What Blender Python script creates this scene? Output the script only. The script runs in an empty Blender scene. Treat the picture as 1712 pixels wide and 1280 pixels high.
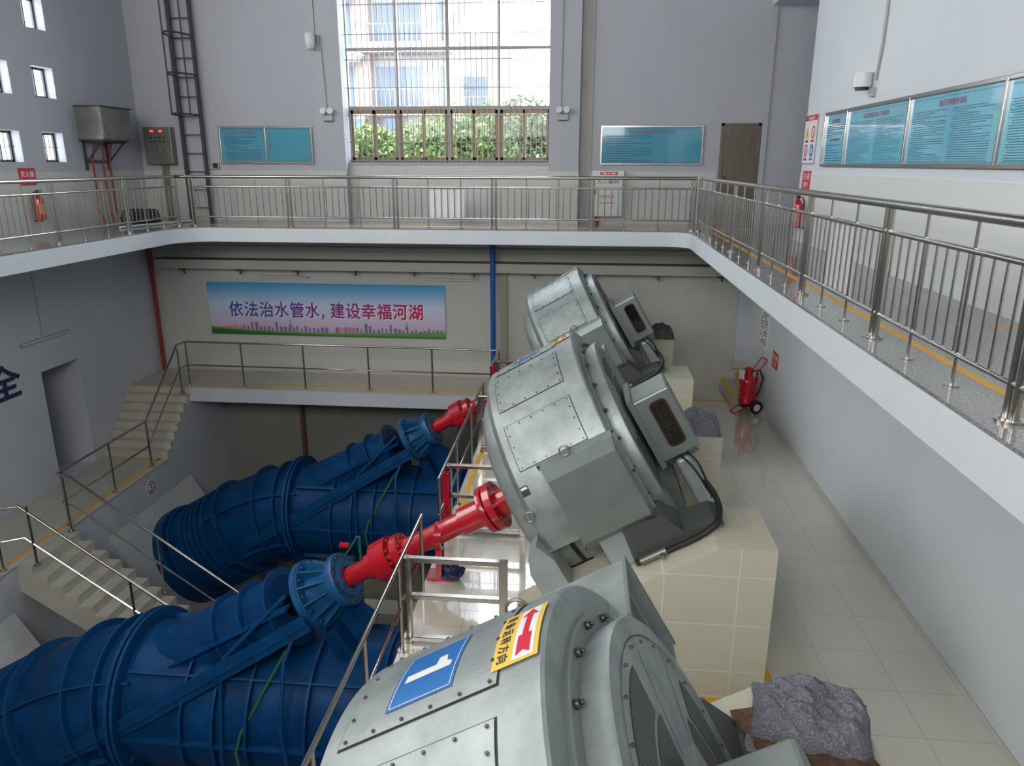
import bpy, bmesh, math, random
from mathutils import Vector, Matrix
random.seed(7)
SC = bpy.context.scene
COL = SC.collection
PI = math.pi
R_ = math.radians
# ------------------------------------------------------------------ camera
cam_d = bpy.data.cameras.new('camera'); cam = bpy.data.objects.new('camera', cam_d); COL.objects.link(cam)
cam_d.sensor_fit = 'HORIZONTAL'; cam_d.sensor_width = 36.0; cam_d.lens = 1245.0 / 1712 * 36.0
cam_d.clip_start = 0.05; cam_d.clip_end = 400
_y, _p, _r = R_(5.45), R_(16.45), R_(0.1)
fw = Vector((-math.sin(_y) * math.cos(_p), math.cos(_y) * math.cos(_p), -math.sin(_p)))
rt = Vector((math.cos(_y), math.sin(_y), 0)); up = rt.cross(fw)
rt2 = rt * math.cos(_r) + up * math.sin(_r); up2 = -rt * math.sin(_r) + up * math.cos(_r)
mw = Matrix((rt2, up2, -fw)).transposed().to_4x4(); mw.translation = Vector((0, 0, 1.5))
cam.matrix_world = mw
SC.camera = cam
# ------------------------------------------------------------------ world, lights, exposure
SC.view_settings.view_transform = 'Standard'; SC.view_settings.look = 'None'
SC.view_settings.gamma = 1.0; SC.view_settings.use_curve_mapping = False
SC.view_settings.exposure = 0.55
w = bpy.data.worlds.new('world'); SC.world = w; w.use_nodes = True
bg = w.node_tree.nodes['Background']; bg.inputs[0].default_value = (0.95, 0.97, 1.0, 1); bg.inputs[1].default_value = 9.0
def area(name, loc, rot, sx, sy, power, color=(1.0, 0.985, 0.95), portal=False):
    l = bpy.data.lights.new(name, 'AREA'); l.shape = 'RECTANGLE'; l.size = sx; l.size_y = sy; l.energy = power; l.color = color
    if portal: l.cycles.is_portal = True
    o = bpy.data.objects.new(name, l); COL.objects.link(o); o.location = loc; o.rotation_euler = rot
    return o
area('daylight_far_window', (-3.6, 19.9, 4.1), (R_(90), 0, R_(180)), 5.1, 5.0, 0, portal=True).rotation_euler = (R_(-90), 0, 0)
area('back_fill', (-4.0, -2.9, 4.9), (R_(90), 0, 0), 12.0, 4.0, 900)  # unseen area lamp added behind the camera to brighten the hall
area('left_high_fill', (-11.85, 8.3, 6.0), (0, R_(-90), 0), 3.4, 10.0, 560)  # fill lamp added in front of solid left wall, out of view
SC.cycles.use_denoising = True
SC.cycles.max_bounces = 8; SC.cycles.diffuse_bounces = 4; SC.cycles.glossy_bounces = 4; SC.cycles.transparent_max_bounces = 12
SC.cycles.sample_clamp_indirect = 4.0; SC.cycles.caustics_reflective = False; SC.cycles.caustics_refractive = False

# ------------------------------------------------------------------ materials
MT = {}
def newmat(name):
    m = bpy.data.materials.new(name); m.use_nodes = True; MT[name] = m
    nt = m.node_tree; return m, nt, nt.nodes['Principled BSDF']
def mat(name, col, rough=0.5, metal=0.0, var=0.0, scale=3.0, bump=0.0, bscale=60.0, coat=0.0, spec=0.5, aniso=None, col2=None):
    m, nt, b = newmat(name); N = nt.nodes; L = nt.links
    b.inputs['Base Color'].default_value = (*col, 1); b.inputs['Roughness'].default_value = rough
    b.inputs['Metallic'].default_value = metal; b.inputs['Coat Weight'].default_value = coat
    b.inputs['Specular IOR Level'].default_value = spec
    g = N.new('ShaderNodeNewGeometry')
    if var > 0 or col2:
        n = N.new('ShaderNodeTexNoise'); n.inputs['Scale'].default_value = scale; n.inputs['Detail'].default_value = 6; n.inputs['Roughness'].default_value = .6
        if aniso:
            mp = N.new('ShaderNodeVectorMath'); mp.operation = 'MULTIPLY'; mp.inputs[1].default_value = aniso
            L.new(g.outputs['Position'], mp.inputs[0]); L.new(mp.outputs[0], n.inputs['Vector'])
        else: L.new(g.outputs['Position'], n.inputs['Vector'])
        r = N.new('ShaderNodeValToRGB'); r.color_ramp.elements[0].position = .3; r.color_ramp.elements[1].position = .7
        c2 = col2 or tuple(max(0, c * (1 - var)) for c in col)
        c1 = col if col2 else tuple(min(1, c * (1 + var)) for c in col)
        r.color_ramp.elements[0].color = (*c2, 1); r.color_ramp.elements[1].color = (*c1, 1)
        L.new(n.outputs['Fac'], r.inputs[0]); L.new(r.outputs[0], b.inputs['Base Color'])
    if bump > 0:
        n2 = N.new('ShaderNodeTexNoise'); n2.inputs['Scale'].default_value = bscale
        L.new(g.outputs['Position'], n2.inputs['Vector'])
        bp = N.new('ShaderNodeBump'); bp.inputs['Strength'].default_value = bump; bp.inputs['Distance'].default_value = .01
        L.new(n2.outputs['Fac'], bp.inputs['Height']); L.new(bp.outputs[0], b.inputs['Normal'])
    return m
def tile(name, col, mortar, wx, wy, floor=False, rough=0.25, off=(0, 0), msize=0.004, var=.05, spec=.5):
    m, nt, b = newmat(name); N = nt.nodes; L = nt.links
    b.inputs['Roughness'].default_value = rough; b.inputs['Specular IOR Level'].default_value = spec
    g = N.new('ShaderNodeNewGeometry'); s = N.new('ShaderNodeSeparateXYZ'); L.new(g.outputs['Position'], s.inputs[0])
    c = N.new('ShaderNodeCombineXYZ')
    def addc(src, k):
        a = N.new('ShaderNodeMath'); a.operation = 'ADD'; a.inputs[1].default_value = k; L.new(src, a.inputs[0]); return a.outputs[0]
    if floor:
        L.new(addc(s.outputs[0], off[0]), c.inputs[0]); L.new(addc(s.outputs[1], off[1]), c.inputs[1])
    else:
        a = N.new('ShaderNodeMath'); a.operation = 'ADD'; L.new(s.outputs[0], a.inputs[0]); L.new(s.outputs[1], a.inputs[1])
        L.new(addc(a.outputs[0], off[0]), c.inputs[0]); L.new(addc(s.outputs[2], off[1]), c.inputs[1])
    br = N.new('ShaderNodeTexBrick'); br.offset = 0.0; br.squash = 1.0
    br.inputs['Scale'].default_value = 1; br.inputs['Brick Width'].default_value = wx; br.inputs['Row Height'].default_value = wy
    br.inputs['Mortar Size'].default_value = msize; br.inputs['Mortar Smooth'].default_value = .1; br.inputs['Bias'].default_value = 0
    br.inputs['Color1'].default_value = (*[x * (1 + var) for x in col], 1); br.inputs['Color2'].default_value = (*[x * (1 - var) for x in col], 1)
    br.inputs['Mortar'].default_value = (*mortar, 1)
    L.new(c.outputs[0], br.inputs['Vector']); L.new(br.outputs['Color'], b.inputs['Base Color'])
    return m
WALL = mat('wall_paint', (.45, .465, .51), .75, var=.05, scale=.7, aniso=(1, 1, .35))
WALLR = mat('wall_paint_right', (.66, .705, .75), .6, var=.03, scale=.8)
WALLL = mat('wall_paint_lower', (.54, .565, .61), .7, var=.05, scale=.6)
FASC = mat('fascia_paint', (.68, .73, .77), .6, var=.03, scale=2)
STRIPG = mat('strip_grey_brown', (.42, .40, .385), .6, var=.06, scale=2)
DADO = tile('wall_tile', (.58, .585, .555), (.49, .49, .465), .30, .60, rough=.18, msize=.003, var=.015, off=(0, .5))
DADOR = tile('wall_tile_right', (.74, .77, .76), (.66, .69, .68), .60, .30, rough=.16, msize=.002, var=.01, off=(0, .5))
LTILE = tile('lower_wall_tile', (.54, .54, .50), (.45, .45, .415), .30, .60, rough=.2, msize=.003, var=.015)
FLOORT = tile('floor_tile', (.65, .625, .54), (.45, .43, .375), .74, .74, floor=True, rough=.06, off=(-.03, -.18), msize=.005, var=.02, spec=.7)
for _b in (FLOORT.node_tree.nodes['Principled BSDF'],): _b.inputs['Roughness'].default_value = .12; _b.inputs['Coat Weight'].default_value = 1.0; _b.inputs['Coat Roughness'].default_value = .015; _b.inputs['Coat IOR'].default_value = 1.52
PLT = tile('plinth_tile', (.60, .575, .46), (.74, .72, .62), .80, .60, rough=.2, off=(-8.28+8.0, .38), msize=.006, var=.01)
STEPT = tile('step_tile', (.50, .49, .44), (.36, .35, .31), .6, .6, floor=True, rough=.3, msize=.004)
STEPP = mat('step_stone', (.50, .475, .40), .35, var=.08, scale=3)
PITW_SHADE = tile('pit_wall_tile_shade', (.22, .22, .20), (.17, .17, .155), .60, .60, rough=.3, msize=.003, var=.02)  # wall tile darkened, the pit's shade is put into its colour
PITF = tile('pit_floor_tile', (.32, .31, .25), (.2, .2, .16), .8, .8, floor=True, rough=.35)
BLKT = tile('thrust_block_tile', (.50, .52, .52), (.38, .40, .40), .6, .3, rough=.4, msize=.004)
GRAN = mat('granite', (.36, .36, .365), .10, col2=(.11, .11, .115), scale=42)
YEL = mat('yellow_line', (.80, .42, .03), .45, var=.12, scale=9)
STEEL = mat('stainless_steel', (.46, .43, .40), .20, metal=1, var=.05, scale=8)
STEELD = mat('stainless_sheet', (.27, .255, .23), .42, metal=.7, var=.15, scale=4)
BLUE = mat('blue_machine_paint', (.003, .042, .135), .40, var=.35, scale=2.2, bump=.1, bscale=25, spec=.10)
BLUED = mat('blue_machine_paint_ribs', (.004, .054, .165), .40, var=.2, scale=4, spec=.15)
BLUEB = mat('blue_valve_paint', (.010, .088, .22), .38, var=.2, scale=5)
BLUEP = mat('blue_pipe_paint', (.01, .10, .38), .4)
RED = mat('red_gloss_paint', (.50, .008, .022), .22, var=.15, scale=4, coat=.5)
REDD = mat('red_dull_paint', (.30, .03, .025), .5, var=.2, scale=6)
GREY = mat('grey_motor_paint', (.335, .375, .37), .46, var=.20, scale=3.8, metal=.5, bump=.08, bscale=40)
GREYD = mat('grey_cover_paint', (.255, .29, .275), .45, var=.07, scale=3, metal=.5)
GREYL = mat('grey_leg_paint', (.38, .43, .44), .4, var=.08, scale=3, metal=.25)
SCREW = mat('screw_metal', (.10, .10, .09), .4, metal=.8)
SEAM = mat('seam_dark', (.03, .035, .03), .7)
BLACK = mat('black_rubber', (.012, .012, .012), .5)
DARK = mat('dark_steel', (.045, .05, .052), .5, var=.2, scale=8)
WHITE = mat('white_plastic', (.68, .70, .70), .4)
LTGR = mat('light_grey_plastic', (.38, .39, .38), .45)
PAPER = mat('white_print', (.86, .86, .86), .3)
PAPYEL = mat('yellow_print', (.82, .55, .09), .5)
PRRED = mat('red_print', (.62, .02, .05), .45)
PRBLUE = mat('blue_print', (.02, .16, .46), .35)
PRBLK = mat('black_print', (.03, .03, .05), .5)
PRNAVY = mat('navy_print', (.012, .02, .075), .45)
PRGRN = mat('green_print', (.10, .32, .05), .5)
INKB = mat('board_ink', (.025, .10, .17), .5)
INKR = mat('board_title_ink', (.30, .07, .14), .5)
BOARD = mat('board_blue', (.075, .33, .46), .10, var=.06, scale=2, coat=.6)
BOARD2 = mat('board_blue_bright', (.20, .54, .70), .08, var=.05, scale=2, coat=.7)
BRONZ = mat('bronze_aluminium', (.20, .14, .085), .4, metal=.4, var=.1, scale=5)
GRILL = mat('grille_steel', (.22, .20, .18), .4, metal=.5)
DOORM = mat('door_metal', (.17, .15, .115), .45, metal=.4, var=.15, scale=4, aniso=(3, 3, .3))
MESHD = mat('mesh_dark', (.03, .035, .035), .5)
BROWN = mat('brown_pipe', (.13, .05, .04), .5)
CLOTH1 = None
def cloth_mat(name, a, b, sc=9):
    m, nt, bs = newmat(name); N = nt.nodes; L = nt.links
    bs.inputs['Roughness'].default_value = .8
    g = N.new('ShaderNodeNewGeometry'); n = N.new('ShaderNodeTexNoise'); n.inputs['Scale'].default_value = sc; n.inputs['Detail'].default_value = 1.5
    L.new(g.outputs['Position'], n.inputs['Vector'])
    mu = N.new('ShaderNodeMath'); mu.operation = 'MULTIPLY'; mu.inputs[1].default_value = 70; L.new(n.outputs['Fac'], mu.inputs[0])
    si = N.new('ShaderNodeMath'); si.operation = 'SINE'; L.new(mu.outputs[0], si.inputs[0])
    r = N.new('ShaderNodeValToRGB'); r.color_ramp.elements[0].position = .15; r.color_ramp.elements[1].position = .8
    r.color_ramp.elements[0].color = (*a, 1); r.color_ramp.elements[1].color = (*b, 1)
    L.new(si.outputs[0], r.inputs[0]); L.new(r.outputs[0], bs.inputs['Base Color'])
    return m
CLOTHG = cloth_mat('swirl_cloth', (.15, .155, .18), (.25, .26, .29), 9)
CLOTHB = mat('brown_camo_cloth', (.20, .10, .06), .7, col2=(.05, .035, .02), scale=14)
def glassmat(name, tint=(1, 1, 1), refl=.08, alpha_col=(.95, .98, 1)):
    m = bpy.data.materials.new(name); m.use_nodes = True; nt = m.node_tree; nt.nodes.clear(); N = nt.nodes; L = nt.links
    o = N.new('ShaderNodeOutputMaterial'); mx = N.new('ShaderNodeMixShader'); t = N.new('ShaderNodeBsdfTransparent'); g = N.new('ShaderNodeBsdfGlossy')
    t.inputs[0].default_value = (*alpha_col, 1); g.inputs['Roughness'].default_value = .03
    mx.inputs[0].default_value = refl; L.new(t.outputs[0], mx.inputs[1]); L.new(g.outputs[0], mx.inputs[2]); L.new(mx.outputs[0], o.inputs[0])
    MT[name] = m; return m
GLASS = glassmat('window_glass', refl=.02)
DGLASS = glassmat('dark_glass', refl=.10, alpha_col=(.35, .33, .33))
def emis(name, col, st):
    m, nt, b = newmat(name); b.inputs['Base Color'].default_value = (*col, 1); b.inputs['Emission Color'].default_value = (*col, 1); b.inputs['Emission Strength'].default_value = st; return m
LED = emis('red_led', (.9, .05, .06), 1.0)

# ------------------------------------------------------------------ mesh builder
class MB:
    def __init__(s, M=None): s.v = []; s.f = []; s.mi = []; s.sm = []; s.M = M or Matrix(); s.mats = []; s.cur = 0
    def use(s, m):
        if m not in s.mats: s.mats.append(m)
        s.cur = s.mats.index(m); return s
    def add(s, vs, fs, smooth=False, M=None):
        o = len(s.v); T = s.M @ M if M is not None else s.M
        s.v += [T @ Vector(v) for v in vs]
        for f in fs: s.f.append(tuple(i + o for i in f)); s.mi.append(s.cur); s.sm.append(smooth)
        return s
    def box(s, x0, x1, y0, y1, z0, z1, M=None):
        x0, x1 = sorted((x0, x1)); y0, y1 = sorted((y0, y1)); z0, z1 = sorted((z0, z1))
        v = [(x0, y0, z0), (x1, y0, z0), (x1, y1, z0), (x0, y1, z0), (x0, y0, z1), (x1, y0, z1), (x1, y1, z1), (x0, y1, z1)]
        return s.add(v, [(3, 2, 1, 0), (4, 5, 6, 7), (0, 1, 5, 4), (1, 2, 6, 5), (2, 3, 7, 6), (3, 0, 4, 7)], M=M)
    def bbox(s, x0, x1, y0, y1, z0, z1, b=.01, M=None):   # bevelled box
        bm = bmesh.new(); bmesh.ops.create_cube(bm, size=1)
        for v in bm.verts: v.co = Vector((x0 + (v.co.x + .5) * (x1 - x0), y0 + (v.co.y + .5) * (y1 - y0), z0 + (v.co.z + .5) * (z1 - z0)))
        bmesh.ops.bevel(bm, geom=bm.edges[:], offset=b, segments=2, affect='EDGES', profile=.5)
        bm.verts.ensure_lookup_table(); bm.verts.index_update()
        s.add([v.co.copy() for v in bm.verts], [[v.index for v in f.verts] for f in bm.faces], M=M); bm.free(); return s
    def prism(s, poly, axis, a, b, M=None):   # poly 2D; axis 'x','y','z' extrude
        n = len(poly); P = []
        for t in (a, b):
            for (p, q) in poly: P.append({'x': (t, p, q), 'y': (p, t, q), 'z': (p, q, t)}[axis])
        fs = [tuple(range(n))[::-1], tuple(range(n, 2 * n))] + [(i, (i + 1) % n, n + (i + 1) % n, n + i) for i in range(n)]
        ar = sum(poly[i][0] * poly[(i + 1) % n][1] - poly[(i + 1) % n][0] * poly[i][1] for i in range(n))
        flip = (ar < 0) ^ (b < a) ^ (axis == 'y')
        if flip: fs = [tuple(reversed(f)) for f in fs]
        return s.add(P, fs, M=M)
    def frame_of(s, p0, p1):
        d = (Vector(p1) - Vector(p0)).normalized(); a = Vector((0, 0, 1)) if abs(d.z) < .9 else Vector((1, 0, 0))
        u = d.cross(a).normalized(); return u, d.cross(u).normalized(), d
    def cyl(s, p0, p1, r, seg=12, r1=None, cap=True, smooth=True):
        r1 = r if r1 is None else r1; p0 = Vector(p0); p1 = Vector(p1); u, v, d = s.frame_of(p0, p1)
        P = []
        for c, rr in ((p0, r), (p1, r1)):
            for i in range(seg):
                a = 2 * PI * i / seg; P.append(c + u * (rr * math.cos(a)) + v * (rr * math.sin(a)))
        s.add(P, [(i, (i + 1) % seg, seg + (i + 1) % seg, seg + i) for i in range(seg)], smooth)
        if cap: s.add(P, [tuple(range(seg))[::-1], tuple(range(seg, 2 * seg))])
        return s
    def tube(s, path, r, seg=8, cap=True):
        path = [Vector(p) for p in path]; P = []; n = len(path); pu = None
        for k, p in enumerate(path):
            d = (path[min(k + 1, n - 1)] - path[max(k - 1, 0)]).normalized()
            if pu is None:
                a = Vector((0, 0, 1)) if abs(d.z) < .9 else Vector((1, 0, 0)); u = d.cross(a).normalized()
            else: u = (pu - d * pu.dot(d)).normalized()
            pu = u; v = d.cross(u); rr = r[k] if isinstance(r, (list, tuple)) else r
            for i in range(seg):
                a = 2 * PI * i / seg; P.append(p + u * (rr * math.cos(a)) + v * (rr * math.sin(a)))
        fs = [(k * seg + i, k * seg + (i + 1) % seg, (k + 1) * seg + (i + 1) % seg, (k + 1) * seg + i) for k in range(n - 1) for i in range(seg)]
        s.add(P, fs, True)
        if cap: s.add(P, [tuple(range(seg))[::-1], tuple(range((n - 1) * seg, n * seg))])
        return s
    def lathe(s, prof, seg=48, a0=0, a1=360, axis='x', org=(0, 0, 0), sharp=True, M=None):
        # profile (t along axis, radius); angle measured from +n (z) toward -y ; breaks duplicated for sharp edges
        full = abs(a1 - a0) >= 359.9; k = seg if full else seg + 1
        def pt(t, r, a):
            y, z = -r * math.sin(a), r * math.cos(a)
            if axis == 'x': q = (t, y, z)
            elif axis == 'z': q = (z, -y, t)
            else: q = (z, t, -y)
            return (q[0] + org[0], q[1] + org[1], q[2] + org[2])
        for j in range(len(prof) - 1):
            (t0, r0), (t1, r1) = prof[j], prof[j + 1]
            P = []
            for t, r in ((t0, r0), (t1, r1)):
                for i in range(k):
                    a = R_(a0 + (a1 - a0) * i / seg); P.append(pt(t, r, a))
            n = k if full else k - 1
            s.add(P, [(i, k + i, k + (i + 1) % k, (i + 1) % k)[::(1 if axis == 'x' else 1)] for i in range(n)], abs(t1 - t0) > 1e-6, M=M)
        return s
    def sph(s, c, rx, ry=None, rz=None, n=12, M=None):
        ry = ry or rx; rz = rz or rx; P = []; m = n * 2
        for i in range(n + 1):
            th = PI * i / n
            for j in range(m): P.append((c[0] + rx * math.sin(th) * math.cos(2 * PI * j / m), c[1] + ry * math.sin(th) * math.sin(2 * PI * j / m), c[2] + rz * math.cos(th)))
        return s.add(P, [(i * m + j, (i + 1) * m + j, (i + 1) * m + (j + 1) % m, i * m + (j + 1) % m) for i in range(n) for j in range(m)], True, M=M)
    def build(s, name, m=None, parent=None, label=None):
        me = bpy.data.meshes.new(name); me.from_pydata([tuple(v) for v in s.v], [], s.f)
        mats = s.mats or [m]
        for q in mats: me.materials.append(q)
        me.polygons.foreach_set('material_index', s.mi if s.mats else [0] * len(s.f))
        me.polygons.foreach_set('use_smooth', s.sm)
        me.update(); bm = bmesh.new(); bm.from_mesh(me); bmesh.ops.remove_doubles(bm, verts=bm.verts, dist=1e-5)
        bmesh.ops.recalc_face_normals(bm, faces=bm.faces)
        for e in bm.edges:
            if len(e.link_faces) == 2 and e.calc_face_angle(0) > R_(40): e.smooth = False
        bm.to_mesh(me); bm.free()
        o = bpy.data.objects.new(name, me); COL.objects.link(o)
        if parent: o.parent = parent
        if label: o['label'] = label
        return o
def thing(name, label, cat, loc=(0, 0, 0), rot=(0, 0, 0), group=None):
    o = bpy.data.objects.new(name, None); COL.objects.link(o); o.location = loc; o.rotation_euler = rot; o.empty_display_size = .1
    o['label'] = label; o['category'] = cat
    if group: o['group'] = group
    return o
def tag(o, label, cat, group=None, kind=None):
    o['label'] = label; o['category'] = cat
    if group: o['group'] = group
    if kind: o['kind'] = kind
    return o
def struct(o): o['kind'] = 'structure'; return o
def shift(o, loc):      # give a single-mesh thing its origin at its own place
    loc = Vector(loc); o.data.transform(Matrix.Translation(-loc)); o.location = loc; return o
def dup(root, loc=None, label=None, group=None, rot=None):
    r = root.copy(); COL.objects.link(r)
    if loc is not None: r.location = loc
    if rot is not None: r.rotation_euler = rot
    if label: r['label'] = label
    if group: r['group'] = group
    for ch in list(root.children):
        c = ch.copy(); COL.objects.link(c); c.parent = r
        for g in list(ch.children):
            d = g.copy(); COL.objects.link(d); d.parent = c
    return r
# frames for flat things: local x right, y up, z out
def FR(o, side):
    u, v, n = {'far': ((1, 0, 0), (0, 0, 1), (0, -1, 0)), 'right': ((0, -1, 0), (0, 0, 1), (-1, 0, 0)), 'left': ((0, 1, 0), (0, 0, 1), (1, 0, 0))}[side]
    M = Matrix((u, v, n)).transposed().to_4x4(); M.translation = Vector(o); return M
_tc = {}
def glyphs(txt, bold=0.0):
    if (txt, bold) in _tc: return _tc[(txt, bold)]
    cu = bpy.data.curves.new('t', 'FONT'); cu.body = txt; cu.size = 1; cu.offset = bold; cu.resolution_u = 3
    o = bpy.data.objects.new('t', cu); COL.objects.link(o); bpy.context.view_layer.update()
    me = o.evaluated_get(bpy.context.evaluated_depsgraph_get()).to_mesh()
    vs = [v.co.copy() for v in me.vertices]; fs = [tuple(p.vertices) for p in me.polygons]
    bpy.data.objects.remove(o); bpy.data.curves.remove(cu)
    x0 = min(v.x for v in vs); x1 = max(v.x for v in vs); y0 = min(v.y for v in vs); y1 = max(v.y for v in vs)
    vs = [Vector(((v.x - x0) / (x1 - x0), (v.y - y0) / (y1 - y0), 0)) for v in vs]
    _tc[(txt, bold)] = (vs, fs); return vs, fs
def put_text(mb, txt, x, y, wd, ht, z=.004, bold=0.0, th=0):
    vs, fs = glyphs(txt, 0)
    e = bold * ht * .8
    for k, (dx, dy) in enumerate(((0, 0), (e, 0), (-e, 0), (0, e), (0, -e))[:(5 if bold > 0 else 1)]):
        mb.add([(x + dx + v.x * wd, y + dy + v.y * ht, z + k * .0001) for v in vs], fs)
    return mb
def rect(mb, x0, x1, y0, y1, z=.003): return mb.add([(x0, y0, z), (x1, y0, z), (x1, y1, z), (x0, y1, z)], [(0, 1, 2, 3)])
def poly(mb, pts, z=.003): return mb.add([(p[0], p[1], z) for p in pts], [tuple(range(len(pts)))])

# ================================================================== SETTING
YW = 20.05; ZF = -4.3; ZP = -8.6
# far wall
m = MB(); WX0, WX1, WZ0, WZ1 = -6.25, -.96, 1.5, 6.7
m.box(-12.6, WX0, YW, YW + .4, .0, 8.2); m.box(WX1, 7.4, YW, YW + .4, 0, 8.2); m.box(WX0, WX1, YW, YW + .4, 0, WZ0); m.box(WX0, WX1, YW, YW + .4, WZ1, 8.2)
m.box(-7.0, WX0, YW - .28, YW, 0, 8.2); m.box(WX1, -.2, YW - .28, YW, 0, 8.2); m.box(4.31, 4.44, YW - .06, YW, 0, 8.2)
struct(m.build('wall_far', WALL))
m = MB(); m.box(-12.6, 7.4, YW, YW + .4, ZF, -.001); struct(m.build('wall_far_lower', LTILE))
m = MB(); m.box(-12.6, 7.4, YW, YW + .4, -10, ZF - .001); struct(m.build('wall_pit_far', PITW_SHADE))
m = MB(); m.box(-12.15, -7.012, YW - .012, YW, 0, 1.3); m.box(-7.012, WX0, YW - .292, YW - .28, 0, 1.3); m.box(WX1, -.188, YW - .292, YW - .28, 0, 1.3)
m.box(-.188, 3.3, YW - .012, YW, 0, 1.3); m.box(WX0, WX1, YW - .012, YW, 0, 1.44); struct(m.build('trim_1', DADO))
m = MB(); m.box(-.188, .12, YW - .03, YW - .013, 0, 8.0); struct(m.build('trim_2', STRIPG))  # slightly darker grey-brown vertical strip right of the window pilaster
m = MB(); m.box(WX0, WX1, YW - .05, YW + .36, WZ0 - .05, WZ0); struct(m.build('trim_3', WALL))
# left wall (upper, with small windows)
cols = [(16.27, 16.95), (14.9, 15.58), (13.52, 14.2), (12.14, 12.82)]; rows = [(1.5, 2.14), (2.87, 3.51), (4.28, 4.92), (5.66, 6.3)]
m = MB(); x0, x1 = -12.42, -12.0
ys = [-3.3]; 
for a, b in sorted(cols): ys += [a, b]
ys.append(YW + .4)
for i in range(0, len(ys) - 1):
    if i % 2 == 0: m.box(x0, x1, ys[i], ys[i + 1], 0, 8.2)
    else:
        zz = [0]
        for a, b in rows: zz += [a, b]
        zz.append(8.2)
        for j in range(0, len(zz), 2): m.box(x0, x1, ys[i], ys[i + 1], zz[j], zz[j + 1])
struct(m.build('wall_left', WALL))
m = MB(); m.box(-12.0, -11.988, -3, YW, 0, 1.3); struct(m.build('trim_4', DADO))
m = MB(); DY0, DY1, DZ1 = 15.2, 16.5, -3.08; xa, xb = -12.6, -12.2
m.box(xa, xb, -3.3, DY0, -10, -.001); m.box(xa, xb, DY1, YW, -10, -.001); m.box(xa, xb, DY0, DY1, DZ1, -.001); m.box(xa, xb, DY0, DY1, -10, -5.8)
m.box(-15.2, xa, DY0 - .2, DY0, -6.1, -2.9); m.box(-15.2, xa, DY1, DY1 + .2, -6.1, -2.9); m.box(-15.2, xa, DY0 - .2, DY1 + .2, -2.9, -2.7); m.box(-15.4, -15.2, DY0 - .2, DY1 + .2, -6.1, -2.7); m.box(-15.2, xa, DY0, DY1, -6.1, -5.8)
struct(m.build('wall_left_lower', WALLL))
# right wall
m = MB(); m.box(4.3, 4.7, -3.3, 16.03, 0, 8.2); m.box(4.3, 4.7, 16.03, YW, 5.1, 8.2); m.box(4.7, 7.4, 15.7, 16.03, 0, 8.2); m.box(7.2, 7.6, 16.03, YW, 0, 8.2)
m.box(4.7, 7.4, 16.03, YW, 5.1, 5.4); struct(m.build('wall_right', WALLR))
m = MB(); m.box(4.288, 4.3, -3, 16.03, 0, 1.32); struct(m.build('trim_5', DADOR))
m = MB(); m.box(4.44, 4.9, -3.3, YW, -10, -.361); struct(m.build('wall_right_lower', WALLR))
m = MB(); m.box(4.425, 4.44, -3, YW, ZF, ZF + .1); struct(m.build('baseboard_right', LTILE))
# back wall with the big windows behind the viewer, ceiling
m = MB(); m.box(-12.6, -10, -3.4, -3.0, -10, 8.2); m.box(2, 4.7, -3.4, -3, -10, 8.2); m.box(-10, 2, -3.4, -3, -10, 2.9); m.box(-10, 2, -3.4, -3, 6.9, 8.2); struct(m.build('wall_back', WALL))
m = MB()
for i in range(7): m.box(-10 + i * 2 - .04 + (0.04 if i == 0 else 0), -10 + i * 2 + .04, -3.25, -3.15, 2.9, 6.9)
m.box(-10, 2, -3.25, -3.15, 2.9, 2.98); m.box(-10, 2, -3.25, -3.15, 6.82, 6.9); m.box(-10, 2, -3.25, -3.15, 4.8, 4.88); struct(m.build('window_3', BRONZ))
m = MB(); m.box(-10, 2, -3.38, -3.30, 2.9, 6.9); struct(m.build('light_block_panel', PAPER))  # unseen panel added to block sky light and reflections from the back openings
m = MB()
for i in range(6): m.box(-11.999, -11.93, 3.3 + i * 2 - .04, 3.3 + i * 2 + .04, 4.3, 7.7)
for z in (4.3, 5.95, 7.62): m.box(-11.999, -11.93, 3.3, 13.3, z, z + .08)
struct(m.build('added_window_frame', BRONZ))  # unseen frame added on solid wall behind the left fill lamp
m = MB(); m.box(-12.6, 7.6, -3.4, YW + .4, 8.2, 8.5); struct(m.build('ceiling', mat('ceiling_paint', (.22, .23, .24), .8)))
# balcony slab, U-shaped, with rounded inner corners
def arc(cx, cy, r, a0, a1, n=8): return [(cx + r * math.cos(R_(a0 + (a1 - a0) * i / n)), cy + r * math.sin(R_(a0 + (a1 - a0) * i / n))) for i in range(n + 1)]
XL, XR, YE = -9.8, 2.4, 17.76
inner = [(XL, .4)] + arc(XL + .8, YE - .8, .8, 180, 90) + arc(XR - .45, YE - .45, .45, 90, 0) + [(XR, .4)]
outer = [(4.44, .4), (4.44, 16.03), (7.2, 16.03), (7.2, YW), (-12.2, YW), (-12.2, .4)]
m = MB(); m.prism(inner + outer, 'z', -.36, -.03); struct(m.build('balcony_slab', FASC))
m = MB(); m.prism(inner + outer, 'z', -.03, 0); struct(m.build('balcony_floor', GRAN))
m = MB(); m.box(-12.2, 4.44, -3, .4, -.36, 0); struct(m.build('balcony_floor_near', GRAN))
m = MB(); m.box(2.84, 2.92, 1.0, 17.5, 0, .003); m.box(-11.4, 4.0, 18.32, 18.40, 0, .003); m.box(3.95, 4.285, 7.42, 7.50, 0, .003)
tag(m.build('floor_line', YEL), 'yellow safety line painted on the granite balcony floor', 'floor marking')
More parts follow.
